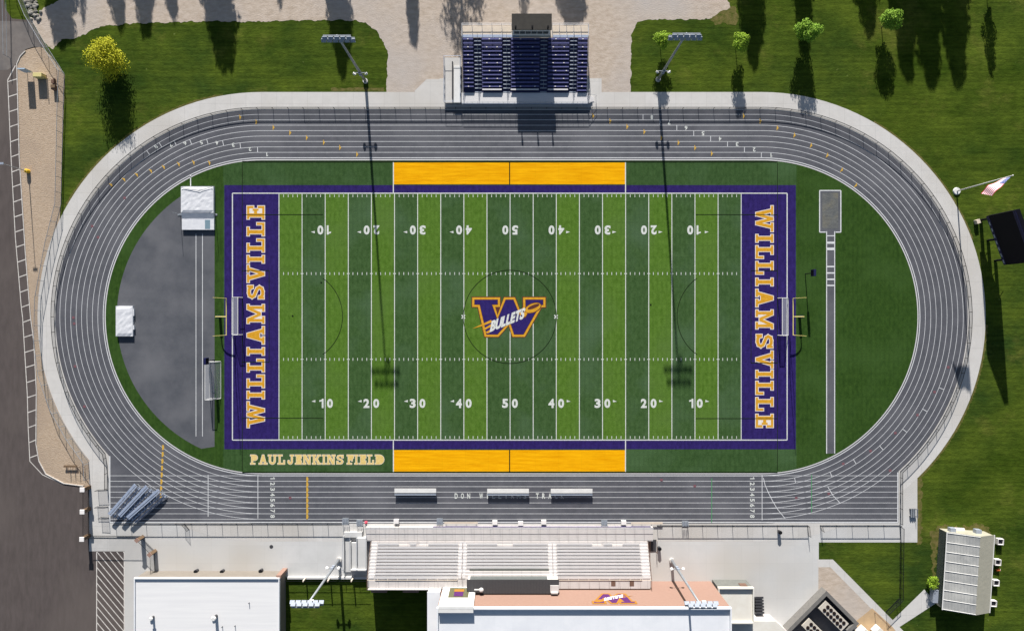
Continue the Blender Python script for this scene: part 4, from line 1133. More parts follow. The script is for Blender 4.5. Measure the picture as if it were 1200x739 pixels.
MB().path([(-1.2, 0, 0), (-1.2, 0, 1), (2.6, 0, 1), (2.6, 0, 0)], .05).build('rail', M['brown'], t)

# ================================================================== GREENHOUSE
gh0 = G3(1124, 664)
gh = thing('greenhouse', 'ribbed translucent greenhouse with ivory east roof slope on the southeast lawn', 'greenhouse', gh0, math.radians(-3.6))
hw, hl = 4.45, 7.4; ze, zr = 2.9, 4.6; xr = .7
pr = lambda y: [(-hw, y, 0), (-hw, y, ze), (xr, y, zr), (hw, y, ze), (hw, y, 0)]
MB().quad((-hw, -hl, .05), (-hw, -hl, ze), (-hw, hl, ze), (-hw, hl, .05)).build('side_wall', M['polydark'], gh)
MB().quad((hw, -hl, .05), (hw, hl, .05), (hw, hl, ze), (hw, -hl, ze)).build('side_wall', M['polydark'], gh)
for y in (-hl, hl): MB().quad(*pr(y)).build('end_wall', M['creampoly'], gh)
MB().box((0, -hl-.15, -.03), (math.hypot(hw+xr+.2, zr-ze), hl+.15, .03), Matrix.Translation((-hw-.2, 0, ze-.05)) @ Matrix.Rotation(-math.atan2(zr-ze, hw+xr), 4, 'Y')).build('roof', M['poly'], gh)
MB().box((0, -hl-.15, -.03), (math.hypot(hw-xr+.2, zr-ze), hl+.15, .03), Matrix.Translation((xr+.01, 0, zr+.0)) @ Matrix.Rotation(math.atan2(zr-ze, hw-xr), 4, 'Y')).build('roof', M['creampoly'], gh)
for k in range(9):
    y = -hl+2*hl*k/8
    MB().tube((-hw-.15, y, ze+.05), (xr, y, zr+.07), .055, .055, 6).build('rafter', M['whitepaint'], gh)
MB().tube((-hw-.2, -hl-.15, ze), (-hw-.2, hl+.15, ze), .1, .1, 8).build('gutter', M['whitepaint'], gh); MB().tube((hw+.15, -hl-.15, ze-.02), (hw+.15, hl+.15, ze-.02), .08, .08, 8).build('gutter', M['whitepaint'], gh)
for x in (-3.0, 2.0): MB().box((x-.55, hl+.003, 1.2), (x+.55, hl+.75, 2.2)).build('fan_housing', M['lampgrey'], gh)
MB().box((-1.9, hl+.003, .1), (.3, hl+.4, .6)).build('door_sill', M['signwhite'], gh)
mb = MB().box((-hw-1.1, -hl+.5, .1), (-hw-.1, -hl+3.0, 1.3)); mb.build('cooler_box', M['lampgrey'], gh)
pl = []
for x, y, lb in ((1171.5, 634, 'square white rimmed planter farthest north along the greenhouse east side'), (1168.5, 658, 'square white rimmed planter just above the orange bucket by the greenhouse'), (1166.5, 682, 'square white rimmed planter just below the orange bucket by the greenhouse'), (1163.5, 706, 'square white rimmed planter at the south end of the greenhouse east side')):
    t = thing('planter_box', lb, 'planter', G3(x-2, y-1), math.radians(-3), 'planters along the greenhouse')
    fr = MB()
    for a in ((-.58, -.58, .58, -.48), (-.58, .48, .58, .58), (-.58, -.478, -.48, .478), (.48, -.478, .58, .478)): fr.box((a[0], a[1], 0), (a[2], a[3], .85))
    fr.build('frame', M['signwhite'], t); MB().box((-.468, -.468, 0), (.468, .468, .55)).build('soil', M['darkgrey'], t)
t = thing('bucket', 'orange bucket lying between two planters beside the greenhouse', 'bucket', G3(1168.5, 667)); MB().tube((-.35, 0, .22), (.3, .05, .26), .2, .27, 12).build('body', M['orange'], t); MB().tube((.302, .05, .26), (.34, .05, .26), .29, .29, 12).build('rim', M['signwhite'], t)

# ================================================================== GOALS
def goal_post(label, px, side):
    t = thing('goal_post', label, 'goalpost', G3(px+side*14.5, 371), 0, 'football goal posts')
    d = -side*14.5/S
    MB().tube((0, 0, 0), (0, 0, 1.6), .28, .28, 12).build('base_pad', M['navybox'], t)
    pts = [(0, 0, 1.6), (0, 0, 2.2)] + [(d*(1-math.cos(a)), 0, 2.2+.85*math.sin(a)) for a in [math.pi/2*i/6 for i in range(1, 7)]]
    MB().path(pts, .10, 10).build('gooseneck', M['yellowpost'], t)
    MB().tube((d, -3.56, 3.05), (d, 3.56, 3.05), .09, .09, 10).build('crossbar', M['yellowpost'], t)
    for s in (-1, 1): MB().tube((d, s*3.56, 3.05), (d, s*3.56, 9.2), .055, .045, 8).build('upright', M['yellowpost'], t)
goal_post('yellow football goal post behind the west end zone', 272.5, -1)
goal_post('yellow football goal post behind the east end zone', 922.3, 1)
def soccer_goal(label, px, py, side):
    t = thing('soccer_goal', label, 'soccer goal', G3(px, py), 0 if side > 0 else math.pi, 'white soccer goals')
    w, h, dt, db = 3.66, 2.44, .9, 2.1
    f = MB()
    f.tube((0, -w, h), (0, w, h), .07, .07, 8)
    for s in (-1, 1): f.tube((0, s*w, 0), (0, s*w, h), .07, .07, 8)
    f.build('frame', M['whitepaint'], t)
    b = MB()
    for s in (-1, 1): b.path([(0, s*w, h), (dt, s*w, h), (db, s*w, .05), (0, s*w, .05)], .045, 6)
    b.tube((db, -w, .05), (db, w, .05), .045, .045, 6); b.tube((dt, -w, h), (dt, w, h), .03, .03, 6); b.build('stay', M['whitepaint'], t)
    n = MB(); n.quad((0, -w, h), (0, w, h), (dt, w, h), (dt, -w, h)); n.quad((dt, -w, h), (dt, w, h), (db, w, .05), (db, -w, .05))
    for s in (-1, 1): n.quad((0, s*w, 0), (0, s*w, h), (dt, s*w, h), (db, s*w, .05))
    n.build('net', M['net'], t)
soccer_goal('white soccer goal on the end zone beside the west goal post', 284.3, 370.3, -1)
soccer_goal('white soccer goal on the end zone beside the east goal post', 911.3, 371, 1)
soccer_goal('spare white soccer goal parked on the grey rubber beside the end zone', 246.5, 445, 1)
def play_clock(label, px, py, side):
    t = thing('play_clock', label, 'clock', G3(px, py), 0, 'play clocks behind the end zones')
    MB().tube((0, 0, 0), (0, 0, 4.3), .09, .09, 8).build('pole', M['blackmetal'], t)
    MB().box((-.22, -.65, 3.1), (.22, .65, 4.6)).build('cabinet', M['navybox'], t, bevel=.03)
    MB().box((-side*.225-.02, -.55, 3.3), (-side*.225+.02, .55, 4.4)).build('display', M['screen'], t)
play_clock('navy play clock on a black pole by the spare soccer goal', 251.5, 421.5, -1)
play_clock('navy play clock on a black pole between the east end zone and the runway', 943.5, 321, 1)

# ================================================================== LANDING MATS
def cushion(mb, x0, y0, x1, y1, z, nx=10, ny=10, sag=.06, seed=1, r=.12):
    rnd = random.Random(seed)
    g = [[None]*(ny+1) for _ in range(nx+1)]; n0 = len(mb.v)
    for i in range(nx+1):
        for j in range(ny+1):
            e = min(i, nx-i, j, ny-j); mb.v.append((x0+(x1-x0)*i/nx, y0+(y1-y0)*j/ny, z-(r if e == 0 else 0)+rnd.uniform(-sag, sag)*(e > 0)))
    for i in range(nx):
        for j in range(ny): a = n0+i*(ny+1)+j; mb.f.append((a, a+ny+1, a+ny+2, a+1)); mb.mi.append(0)
    mb.box((x0+.01, y0+.01, 0), (x1-.01, y1-.01, z-r-.005))
    return mb
o0 = G3(233, 245)
t = thing('pole_vault_mat', 'large white covered pole vault landing mat at the top of the grey rubber', 'landing mat', o0)
lo = lambda px, py: ((px-233)/S, (245-py)/S)
a = lo(214, 250); b = lo(252, 219.5); cushion(MB(), a[0], a[1], b[0], b[1], .85, 12, 10, .025, 3).build('main_mat', M['vinyl'], t, smooth=False)
a = lo(214.5, 269.5); b = lo(252, 250.3); 
mb = MB()
yA = lo(0, 250.2)[1]; yB_ = lo(0, 257)[1]; yC = lo(0, 269.5)[1]; xA, xB = lo(214.5, 0)[0], lo(252, 0)[0]
mb.quad((xA, yA, .80), (xA, yB_, .42), (xB, yB_, .42), (xB, yA, .80)); mb.box((xA, yC, 0), (xB, yB_-.004, .5)); mb.quad((xA, yA, 0), (xA, yB_, 0), (xA, yB_, .42), (xA, yA, .8)); mb.quad((xB, yA, 0), (xB, yA, .8), (xB, yB_, .42), (xB, yB_, 0))
mb.build('front_mat', M['vinyl'], t)
a = lo(241.5, 268.5); b = lo(247.5, 258); MB().box((a[0], a[1], .503), (b[0], b[1], .52)).build('patch', M['vinylblue'], t)
for x in (211.5, 253):
    p = lo(x, 251.5); MB().box((p[0]-.5, p[1]-.2, 0), (p[0]+.3, p[1]+.2, .12)).tube((p[0], p[1], .1), (p[0], p[1], 3.2), .05, .04, 8).build('upright', M['galv'], t)
p = lo(236, 224.5); MB().path([(lo(215, 0)[0], lo(0, 221)[1], .95), (p[0], p[1], 1.0), (lo(251, 0)[0], lo(0, 220)[1], .95)], .035, 6).build('crossbar_shadow', M['darkgrey'], t)  # dark tube drawn as the crossbar's shadow line across the mat
t = thing('high_jump_mat', 'smaller white high jump landing mat on the west edge of the grey rubber', 'landing mat', G3(147.5, 376))
cushion(MB(), -10/S, -17.8/S, 9.8/S, 17.6/S, .68, 6, 10, .025, 5).build('main_mat', M['vinyl'], t)
MB().box((9.9/S, -10/S, 0), (11.2/S, -5/S, .5)).box((9.9/S, 6/S, 0), (11.0/S, 14/S, .5)).build('flap', M['vinyl'], t)

# ================================================================== BENCHES AND SMALL THINGS ON THE TRACK
def team_bench(label, px, py):
    t = thing('team_bench', label, 'bench', G3(px, py), 0, 'long team benches on the track')
    L_ = 4.1
    MB().box((-L_, .0, .72), (L_, .85, .80)).build('top_shelf', M['whitepaint'], t)
    MB().box((-L_+.05, .08, .06), (L_-.05, .16, .717)).build('back_panel', M['alum'], t)
    MB().box((-L_, -.50, .66), (L_, -.06, .72)).build('seat', M['lampgrey'], t)
    mb = MB()
    for k in range(6): x = -L_+.3+(2*L_-.6)*k/5; mb.box((x-.04, -.38, .0), (x+.04, .8, .06)); mb.box((x-.04, -.36, .06), (x+.04, -.3, .658)); mb.box((x-.04, .70, .06), (x+.04, .76, .718))
    mb.build('legs_frame', M['darkgrey'], t)
team_bench('long white team bench standing west of the painted track name', 487.3, 576)
team_bench('long white team bench standing over the middle of the painted track name', 595.4, 576.3)
team_bench('long white team bench standing over the last word of the painted track name', 669.5, 576.3)
def tip_bleacher(label, x0, y0, x1, y1):
    a = G3(x0, y0); b = G3(x1, y1); c = (a+b)/2; ang = math.atan2((b-a).y, (b-a).x); L_ = (b-a).length/2
    t = thing('portable_bleacher', label, 'bleachers', c, ang, 'portable bleachers at the track corner')
    # local +y towards the northwest (high back), rows step down to the southeast
    for k in range(3):
        y = .25-k*.62; z = 1.15-k*.36
        MB().box((-L_, y-.12, z), (L_, y+.12, z+.05)).build('plank', M['alumblue'], t)
        MB().box((-L_, y-.36, z-.28), (L_, y-.28, z-.24)).build('foot_plank', M['alumblue'], t)
    MB().box((-L_, .5, 1.05), (L_, .95, 1.22)).build('back_plank', M['alumblue'], t)
    for k in range(6):
        x = -L_+.15+(2*L_-.3)*k/5
        MB().path([(x, .6, 0), (x, .6, 1.0), (x, -1.1, .3), (x, -1.1, 0), (x, .6, .04)], .035, 6).tube((x, .6, .1), (x, -.6, .5), .025, .025, 6).build('frame', M['galv'], t)
    mb = MB()
    for k in range(5): x = -L_+.15+(2*L_-.3)*k/5; x2 = -L_+.15+(2*L_-.3)*(k+1)/5; mb.tube((x, .6, .1), (x2, .6, .95), .02, .02, 5); mb.tube((x2, -.2, .1), (x, -.2, .8), .02, .02, 5)
    mb.build('brace', M['galv'], t)
tip_bleacher('portable blue grey bleacher nearest the west end of the chute', 134.5, 603, 165, 568.5)
tip_bleacher('portable blue grey bleacher between the other two at the track corner', 146, 604.5, 178, 570.5)
tip_bleacher('portable blue grey bleacher nearest the yellow exchange marks with the long shadow', 155.5, 607, 192, 575)
def hurdle_cart(label, px, py, kind):
    t = thing('equipment_cart', label, 'cart', G3(px, py), 0, 'small carts by the grandstand fence')
    if kind == 'w':
        MB().box((-.48, -.35, .18), (.48, .42, .75)).build('bin', M['whitepaint'], t, bevel=.05); MB().box((-.5, -.37, .752), (.5, .44, .80)).build('lid', M['signwhite'], t)
        for x in (-.3, .3):
            for y in (-.22, .28): MB().tube((x-.04, y, .09), (x+.04, y, .09), .09, .09, 8).build('wheel', M['darkgrey'], t)
    else:
        for x in (-.45, -.15, .15, .45): MB().box((x-.05, -.45, .7), (x+.05, .5, .95)).build('slat', M['lampgrey'], t)
        MB().box((-.6, -.5, .1), (.6, .5, .2)).path([(-.6, -.5, .2), (-.6, -.5, 1), (.6, -.5, 1), (.6, -.5, .2)], .04).build('frame', M['galv'], t)
for x, y, kd, lb in ((465, 609.5, 'w', 'white bin cart just east of the red cone by the west end of the grandstand'), (515.5, 609.5, 'g', 'grey slatted cart at the left end of the long pale plank bench'), (580, 611, 'w', 'white bin cart on the right of the long pale plank bench'),
                     (610, 612, 'w', 'white bin cart below the middle of the painted track name'), (637, 610.5, 'w', 'white bin cart below the last word of the painted track name'), (708, 611.5, 'g', 'grey slatted cart left of the cart beside the east plank bench'), (730.3, 611, 'w', 'white bin cart touching the left end of the east plank bench'),
                     (802.5, 612.5, 'g', 'grey slatted cart alone by the fence east of the grandstand'), (405.5, 609, 'g', 'grey slatted cart at the head of the ramp west of the grandstand'), (422, 611, 'g', 'grey slatted cart between the ramp and the red cone')):
    hurdle_cart(lb, x, y, kd)
for x0, x1, y, lb in ((521, 560, 611.5, 'long pale plank bench by the grandstand fence right of its slatted cart'), (739, 776, 611.8, 'long pale plank bench at the east end of the grandstand fence')):
    t = thing('plank_bench', lb, 'bench', G3((x0+x1)/2, y), 0, 'plank benches by the grandstand fence'); L_ = (x1-x0)/S/2
    MB().box((-L_, -.2, .42), (L_, .2, .47)).build('seat', M['cream'], t)
    for k in range(4): x = -L_+.3+(2*L_-.6)*k/3; MB().box((x-.04, -.16, 0), (x+.04, .16, .418)).build('leg', M['galv'], t)
t = thing('traffic_cone', 'red cone by the west corner of the large grandstand', 'cone', G3(429, 611.5)); MB().tube((0, 0, .05), (0, 0, .7), .24, .05, 12).build('body', M['flagred'], t); MB().box((-.28, -.28, 0), (.28, .28, .048)).build('base', M['flagred'], t)
def bin_(label, px, py, m=M['darkgrey']):
    t = thing('trash_can', label, 'trash can', G3(px, py), 0, 'trash cans on the plaza')
    MB().tube((0, 0, 0), (0, 0, .95), .30, .36, 14).build('body', m, t); MB().tube((0, 0, .952), (0, 0, 1.08), .38, .22, 14).build('lid', M['blackmetal'], t)
bin_('black round trash can just east of the grandstand stairwell', 772, 641); bin_('black round trash can beside the plaza fence near its gap', 912.5, 622)
bin_('dark round can on the left by the north wall of the white roofed building', 231.5, 667.5); bin_('dark round can on the right by the north wall of the white roofed building', 262, 667.8); bin_('dark lumpy can near the brick corner of the white roofed building', 307, 667)
t = thing('manhole', 'small round drain cover on the plaza north of the brick corner', 'drain', G3(318, 640, .012)); MB().tube((0, 0, 0), (0, 0, .03), .36, .36, 16).build('cover', M['darkgrey'], t)
t = thing('park_bench', 'grey bench on the concrete path at the southeast track corner', 'bench', G3(1069, 600)); MB().box((-.5, -.9, .42), (-.3, .9, .47)).box((-.15, -.9, .42), (.05, .9, .47)).box((.2, -.9, .42), (.4, .9, .47)).build('seat', M['galv'], t)
for y in (-.7, .7): MB().box((-.6, y-.06, 0), (.6, y+.06, .418)).build('leg', M['darkgrey'], t)
MB().box((.55, -.9, .6), (.6, .9, .95)).build('backrest', M['galv'], t)

# ================================================================== WEST SIDE ENTRANCE
def pillar(label, px, py):
    t = thing('gate_pillar', label, 'pillar', G3(px, py), 0, 'square gate pillars by the parking lot')
    MB().box((-.32, -.32, 0), (.32, .32, 2.3)).build('shaft', M['wood'], t); MB().box((-.45, -.45, 2.303), (.45, .45, 2.5)).build('cap', M['signwhite'], t, bevel=.03)
pillar('square pale capped pillar by the stone bed end of the entrance fence', 105, 570); pillar('square pale capped pillar midway along the entrance fence', 105, 595.5); pillar('square pale capped pillar at the south end of the entrance fence', 104.5, 627)
def iron_fence(label, x0, y0, x1, y1, h=1.9):
    a = G3(x0, y0); b = G3(x1, y1)-a; t = thing('iron_fence', label, 'fence', a); f = MB()
    for z in (.2, h): f.tube((0, 0, z), b+Vector((0, 0, z)), .035, .035, 6)
    f.build('rail', M['blackmetal'], t); p = MB(); n = int(b.length/.22)
    for k in range(n+1): q = b*(k/n); p.tube(q+Vector((0, 0, .05)), q+Vector((0, 0, h+.1)), .018, .018, 5)
    o = p.build('pickets', M['blackmetal'], t); o['kind'] = 'stuff'
iron_fence('black iron fence between the first two gate pillars by the parking lot', 104, 572, 104, 594); iron_fence('black iron fence between the second and third gate pillars by the parking lot', 104, 598, 104, 625)
iron_fence('black iron fence running east from the southernmost gate pillar', 107, 627, 166, 627.5)
iron_fence('black iron fence running south from the second brown post to the white roofed building', 181.5, 647, 182, 668)
iron_fence('black iron fence set diagonally between the two brown posts', 168, 631, 181, 644)
for x, y, lb in ((167.5, 628.5, 'brown brick post at the north end of the diagonal fence'), (182, 645, 'brown brick post at the south end of the diagonal fence')):
    t = thing('brick_post', lb, 'post', G3(x, y), math.radians(45)); MB().box((-.3, -.3, 0), (.3, .3, 2.2)).build('shaft', M['wood'], t); MB().box((-.38, -.38, 2.203), (.38, .38, 2.33)).build('cap', M['brick'], t)
t = thing('bike_rack', 'row of rusty hoops at the south tip of the stone bed', 'bike rack', G3(88, 550))
for k in range(4): x = -.9+k*.95; MB().path([(x, -.5, 0), (x, -.5, .8), (x, .6, .8), (x, .6, 0)], .04, 6).build('hoop', M['brown'], t)
t = thing('log_bench', 'pale wooden bench behind the hoops at the tip of the stone bed', 'bench', G3(84, 545.5)); MB().box((-1.3, -.2, .4), (1.3, .2, .5)).build('seat', M['wood'], t)
for x in (-1, 1): MB().box((x-.1, -.15, 0), (x+.1, .15, .398)).build('leg', M['wood'], t)
t = thing('yard_light', 'pole light on a round yellow base in the stone bed beside the parking lot', 'street lamp', G3(33.5, 201))
MB().tube((0, 0, 0), (0, 0, .8), .40, .40, 16).ball((0, 0, .8), .40, .35).build('base', M['yellowbase'], t); MB().tube((0, 0, .82), (0, 0, 7.4), .09, .06, 8).build('pole', M['galv'], t); MB().box((-.45, -.2, 7.402), (.45, .2, 7.55)).build('lamp_head', M['lampgrey'], t)
# small things in the north part of the stone bed
t = thing('sign_board', 'blue and white kiosk board standing leftmost in the stone bed', 'sign', G3(36, 86)); MB().box((-.7, -.08, 0), (-.6, .08, 2.6)).box((.5, -.08, 0), (.6, .08, 2.6)).build('posts_frame', M['whitepaint'], t); MB().box((-.75, -.12, .7), (.65, .12, 2.7)).build('panel', M['paleblue'], t)
t = thing('utility_cabinet', 'pale yellow cabinet standing between the kiosk board and the brown boxes', 'cabinet', G3(49.5, 91)); MB().box((-.85, -.35, .1), (.85, .45, 1.55)).build('casing', M['paleyellow'], t, bevel=.04); MB().box((-.9, -.4, 0), (.9, .5, .098)).build('plinth', M['wood'], t); MB().box((.95, -.3, 0), (1.1, -.15, 1.9)).build('conduit', M['paleyellow'], t)
t = thing('equipment_box', 'upper brown box beside the chain link fence in the stone bed', 'box', G3(64, 96)); MB().box((-.4, -.4, .1), (.3, .3, .5)).build('casing', M['brown'], t); MB().box((.2, -.3, .1), (.32, .5, .8)).build('panel', M['brown'], t)
t = thing('equipment_box', 'lower brown box with the dark front beside the chain link fence', 'box', G3(65.5, 103.5)); MB().box((-.4, -.5, 0), (.4, .3, .9)).build('casing', M['brown'], t); MB().box((-.42, -.2, .903), (.42, .4, 1.0)).build('lid', M['wood'], t)
# rip-rap stones near the fence
rnd = random.Random(9); mb = MB()
for k in range(160):
    u = rnd.random(); x = 17+u*16+rnd.uniform(-4, 9); y = -18+u*38+rnd.uniform(-7, 5)
    if x < 14 or (x-18)*1.9 < (y+24)*.5-2: continue
    mb.ball(G3(x+6, y, .1), rnd.uniform(.15, .45), .6, 6, 4)
o = mb.build('rocks', M['rock']); o['kind'] = 'stuff'
t = thing('swing_gate', 'dark steel pipe gate across the grey driveway in the upper left corner', 'gate', G3(11, 0)); MB().path([(0, 0, 0), (0, 0, 2), (.2, -11.5, 2), (.2, -11.5, 0)], .05).tube((0, 0, 1.0), (.2, -11.5, 1.0), .04).build('frame', M['galv'], t)

# ================================================================== FLAG, SCOREBOARD
fp = G3(1121, 224)
t = thing('flagpole', 'tall white flagpole on the lawn beside the northeast curve of the track', 'flagpole', fp)
MB().tube((0, 0, 0), (0, 0, 15.6), .14, .07, 10).build('pole', M['whitepaint'], t, smooth=True); MB().tube((0, 0, 0), (0, 0, .25), .75, .65, 18).build('base', M['whitepaint'], t); MB().ball((0, 0, 15.72), .14).build('finial', M['whitepaint'], t)
# flag blowing a little to the south
flg = MB(); nx, ny = 26, 13; fw, fh = 4.3, 2.0
def fpnt(i, j):
    u = i/nx; v = j/ny; a = u*fw; bl = min(1, u*1.6)
    rip = .22*math.sin(u*10+v*1.5)*bl
    p = Vector((.1, 0, 15.35))+Vector((-.55, -.74, -.38))*a+Vector((-.50*bl, .36*bl, -.78-.22*(1-bl)))*(fh*v)+Vector((-.6, .3, .6))*rip
    return (p.x, p.y, p.z)
for i in range(nx):
    for j in range(ny):
        flg.cur = 2 if (i < 10 and j < 7) else (0 if j % 2 == 0 else 1)
        flg.quad(fpnt(i, j), fpnt(i, j+1), fpnt(i+1, j+1), fpnt(i+1, j))
n0 = flg
fl_o = flg.build('flag', [M['flagred'], M['flagwhite'], M['flagblue']]); fl_o.location = fp
tag(fl_o, 'red white and blue striped flag drooping from the tall white flagpole', 'flag')
st = MB()
for i in range(4):
    for j in range(3):
        p = fpnt(1.2+i*2.3, 1.2+j*2.1); q = fpnt(1.9+i*2.3, 1.2+j*2.1); r2 = fpnt(1.9+i*2.3, 1.8+j*2.1); s2 = fpnt(1.2+i*2.3, 1.8+j*2.1)
        for e in (.015, -.015): st.quad(*[Vector(c)+Vector((0, e, e)) for c in (p, s2, r2, q)])
so = st.build('star', M['flagwhite'], fl_o)
so['kind'] = 'stuff'
# scoreboard facing the field
a = G3(1146, 256); b = G3(1166, 311); u = (b-a).normalized(); ang = math.atan2(u.y, u.x)
sc = thing('scoreboard', 'wide black scoreboard on three posts outside the east curve of the track', 'scoreboard', (a+b)/2, ang)
hw = (b-a).length/2+.1   # local +x south along the board, local +y east (away from the field)
zb, zt = 2.6, 10.6
MB().box((-hw, -.05, zb), (hw, .75, zt)).build('cabinet', M['screen'], sc)
MB().box((-hw+.25, -.09, zb+.3), (hw-.25, -.053, zt-.3)).build('display', M['screen'], sc)
for z in (zb-.02, zt-.78): MB().box((-hw+.1, -.12, z), (hw-.1, -.053, z+.75)).build('name_panel', M['navybox'], sc)
for k, x in enumerate((-hw+.6, -.2, hw-1.0)):
    MB().box((x-.16, .1, 0), (x+.16, .6, zb-.003)).build('post', M['blackmetal'], sc)
MB().box((-hw+.2, -1.0, 0), (-hw+1.0, -.3, .9)).build('control_box', M['cream'], sc)
# white letter strips on the name panels
tsx = MB()
for k in range(7): tsx.box((-hw+1.2+k*1.3, -.15, zb+.2), (-hw+1.9+k*1.3, -.122, zb+.5))
o = tsx.build('trim_light', M['lampgrey'], sc)
# rear catwalk braces
mb = MB()
for x in (-hw+.6, -.2, hw-1.0): mb.tube((x, .76, zb+.2), (x, 1.6, zb-.1), .05); mb.tube((x, .7, .2), (x, .72, zb), .08)
mb.build('brace', M['galv'], sc)

# ================================================================== TREES
def leaf_cloud(n, clumps, size, seed, flat=.5):
    """n small leaf faces gathered in clumps: clumps = (centre, radius, squash)"""
    rnd = random.Random(seed); mb = MB()
    wts = [c[1]**2 for c in clumps]
    for k in range(n):
        c, r, sq = rnd.choices(clumps, wts)[0]
        d = Vector((rnd.gauss(0, 1), rnd.gauss(0, 1), rnd.gauss(0, 1))).normalized(); q = r*(rnd.random()**.45)
        p = Vector(c)+Vector((d.x*q, d.y*q, d.z*q*sq))
        nrm = (d+Vector((0, 0, flat))+Vector((rnd.gauss(0, .5), rnd.gauss(0, .5), rnd.gauss(0, .5)))).normalized(); u = nrm.orthogonal().normalized()
        u = Quaternion(nrm, rnd.random()*6.28) @ u; w = nrm.cross(u); s = size*rnd.uniform(.6, 1.25)
        mb.quad(p-u*s, p-w*s*.5, p+u*s, p+w*s*.5)
    return mb
def tree(name, label, px, py, h, R, m, seed, trunk=.12, crown_lo=.3, n=1500, size=.16, group=None, nc=16, shape='round'):
    rnd = random.Random(seed); t = thing(name, label, 'tree', G3(px, py), 0, group)
    zc0, zc1 = h*crown_lo, h; cl = []
    for k in range(nc):
        u = (k+.5)/nc; z = zc0+(zc1-zc0)*u
        prof = math.sin(math.pi*min(1, .12+.8*u))**.6 if shape == 'round' else (1-u)**.75+.05 if shape == 'cone' else math.sin(math.pi*(.1+.9*u)**.8)**.7+.04
        a = k*2.4+rnd.random(); rr = R*prof*rnd.uniform(.2, .72)
        cr = R*rnd.uniform(.34, .52)*(.5+.5*prof)
        cl.append(((rr*math.cos(a), rr*math.sin(a), min(z, zc1-cr*.6)), cr, .75 if shape == 'round' else 1.2))
    leaf_cloud(n, cl, size, seed).build('crown', m, t)
    tb = MB().tube((0, 0, 0), (.05, .03, h*.55), trunk, trunk*.55, 8).tube((.05, .03, h*.55), (0, 0, h*.9), trunk*.55, trunk*.15, 6)
    for c, r, sq in cl[::2]:
        z = max(h*crown_lo*.8, c[2]-r*1.2); tb.tube((.03, .02, z*.85), c, trunk*.35, trunk*.08, 5)
    tb.build('trunk', M['bark'], t)
    return t
tree('leafy_tree', 'broad yellow green tree at the northwest lawn corner by the gravel', 136, 74, 6.2, 4.4, M['leaf_yellow'], 11, .16, .2, 9000, .16, None, 44)
tree('young_tree', 'smallest lime green young tree beside the floodlight rack on the north lawn', 773.5, 54, 4.6, 1.9, M['leaf_lime'], 12, .07, .34, 2600, .15, 'young trees on the north lawn')
tree('young_tree', 'lime green young tree on the north lawn east of the floodlight pole', 862, 57, 5.1, 1.95, M['leaf_lime'], 13, .07, .34, 2800, .15, 'young trees on the north lawn')
tree('young_tree', 'largest bright green young tree above the northeast curve of the track', 938.5, 45, 5.6, 2.85, M['leaf_green'], 14, .09, .32, 5600, .16, 'young trees on the north lawn')
tree('young_tree', 'bright green young tree farthest east at the upper edge of the photo', 1033, 32, 5.4, 2.4, M['leaf_green'], 15, .08, .34, 4200, .16, 'young trees on the north lawn')
sh = thing('shrub', 'round lime green shrub at the southwest corner of the greenhouse', 'shrub', G3(1089, 680))
rs = random.Random(3)
leaf_cloud(1800, [((rs.uniform(-.8, .8), rs.uniform(-.8, .8), rs.uniform(.5, 1.6)), rs.uniform(.5, .8), .8) for _ in range(14)], .11, 4).build('foliage', M['leaf_lime'], sh); MB().tube((0, 0, 0), (0, 0, 1.2), .08, .03, 6).build('stem', M['bark'], sh)
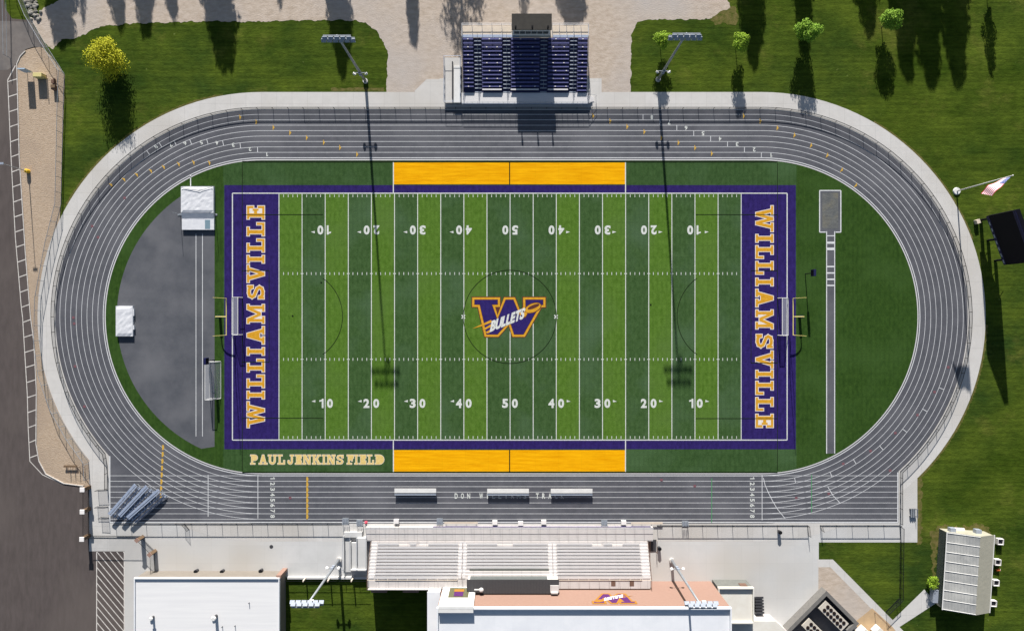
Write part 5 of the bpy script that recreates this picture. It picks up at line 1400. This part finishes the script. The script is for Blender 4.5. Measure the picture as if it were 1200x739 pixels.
# trees standing north of the frame: they throw the long shadows on the gravel road and lawn
proto = {}
def far_tree(kind, tipx, tipy, h, R, lab, seed):
    Ls = h/math.tan(math.radians(21))*S
    bx_, by_ = tipx-.07*Ls, tipy-Ls
    key = (kind,)
    if key not in proto:
        proto[key] = tree('tall_tree', lab, bx_, by_, 12, 3.0, M['leaf_dark'], seed, .22, .12 if kind != 'round' else .2, 9500 if kind != 'thin' else 3400, .3 if kind != 'thin' else .2, 'trees north of the gravel road', 30 if kind != 'thin' else 22, 'cone' if kind == 'cone' else 'round' if kind == 'round' else 'spindle')
        R *= 1.3
        proto[key].scale = (R/3.0, R/3.0, h/12)
        return proto[key]
    R *= 1.3
    return dup(proto[key], G3(bx_, by_), seed*1.3, lab, (R/3.0, R/3.0, h/12))
tl = 'tall dark leafy tree beyond the gravel road north of the stadium'
for i, (k, x, y, h, R) in enumerate([('round', 74, 54, 11, 2.8), ('thin', 99, 27, 10, 1.4), ('spindle', 141, 30, 12, 2.5), ('spindle', 172, 38, 13, 2.5), ('spindle', 203, 18, 12, 2.3), ('spindle', 263, 79, 14, 3.6),
    ('spindle', 402, 86, 14, 2.5), ('spindle', 486, 50, 12, 1.9), ('thin', 545, 62, 14, 4.4), ('thin', 616, 24, 11, 2.0), ('round', 672, 29, 12, 3.4), ('spindle', 884, 74, 15, 3.0), ('spindle', 944, 60, 12, 2.4),
    ('spindle', 1020, 36, 12, 2.7), ('cone', 1064, 92, 15, 4.0), ('cone', 1093, 102, 15.5, 4.2), ('cone', 1124, 99, 16, 4.4), ('thin', 329, 12, 9, 1.2)]):
    far_tree(k, x, y, h, R, tl if k != 'cone' else 'tall dark conifer beyond the lawn northeast of the stadium', 30+i)
tree('slim_tree', 'slim young tree just beyond the northeast corner of the photo', 1156, -8, 6.3, 1.6, M['leaf_dark'], 77, .07, .25, 2600, .16, None, 16, 'spindle')

# ================================================================== LIGHT, SKY, CAMERA
EL = math.radians(21.0)
d = Vector((.07, -1, 0)).normalized()
ldir = Vector((d.x*math.cos(EL), d.y*math.cos(EL), -math.sin(EL)))
sl = bpy.data.lights.new('sun', 'SUN'); sl.energy = 5.0; sl.angle = math.radians(.6); sl.color = (1.0, .955, .90)
so = bpy.data.objects.new('sun', sl); COL.objects.link(so); so.rotation_euler = ldir.to_track_quat('-Z', 'Y').to_euler(); so.location = (-10, 80, 60)
w = bpy.data.worlds.new('World'); scene.world = w; w.use_nodes = True
nt = w.node_tree; bg = nt.nodes['Background']; sky = nt.nodes.new('ShaderNodeTexSky'); sky.sky_type = 'NISHITA'; sky.sun_disc = False
sky.sun_elevation = EL; sky.sun_rotation = math.atan2(-d.x, -d.y); nt.links.new(sky.outputs[0], bg.inputs[0]); bg.inputs[1].default_value = .05
cam = bpy.data.cameras.new('camera'); co = bpy.data.objects.new('camera', cam); COL.objects.link(co); scene.camera = co
co.location = (0, 0, H); co.rotation_euler = (0, 0, 0); cam.sensor_fit = 'HORIZONTAL'; cam.sensor_width = 36; cam.lens = 36*H/(1200/S); cam.clip_end = 8000; cam.clip_start = 1
vs = scene.view_settings; vs.view_transform = 'Standard'; vs.look = 'None'; vs.gamma = 1; vs.exposure = .93; vs.use_curve_mapping = False
scene.cycles.max_bounces = 6; scene.cycles.transparent_max_bounces = 12
scene.cycles.use_denoising = True
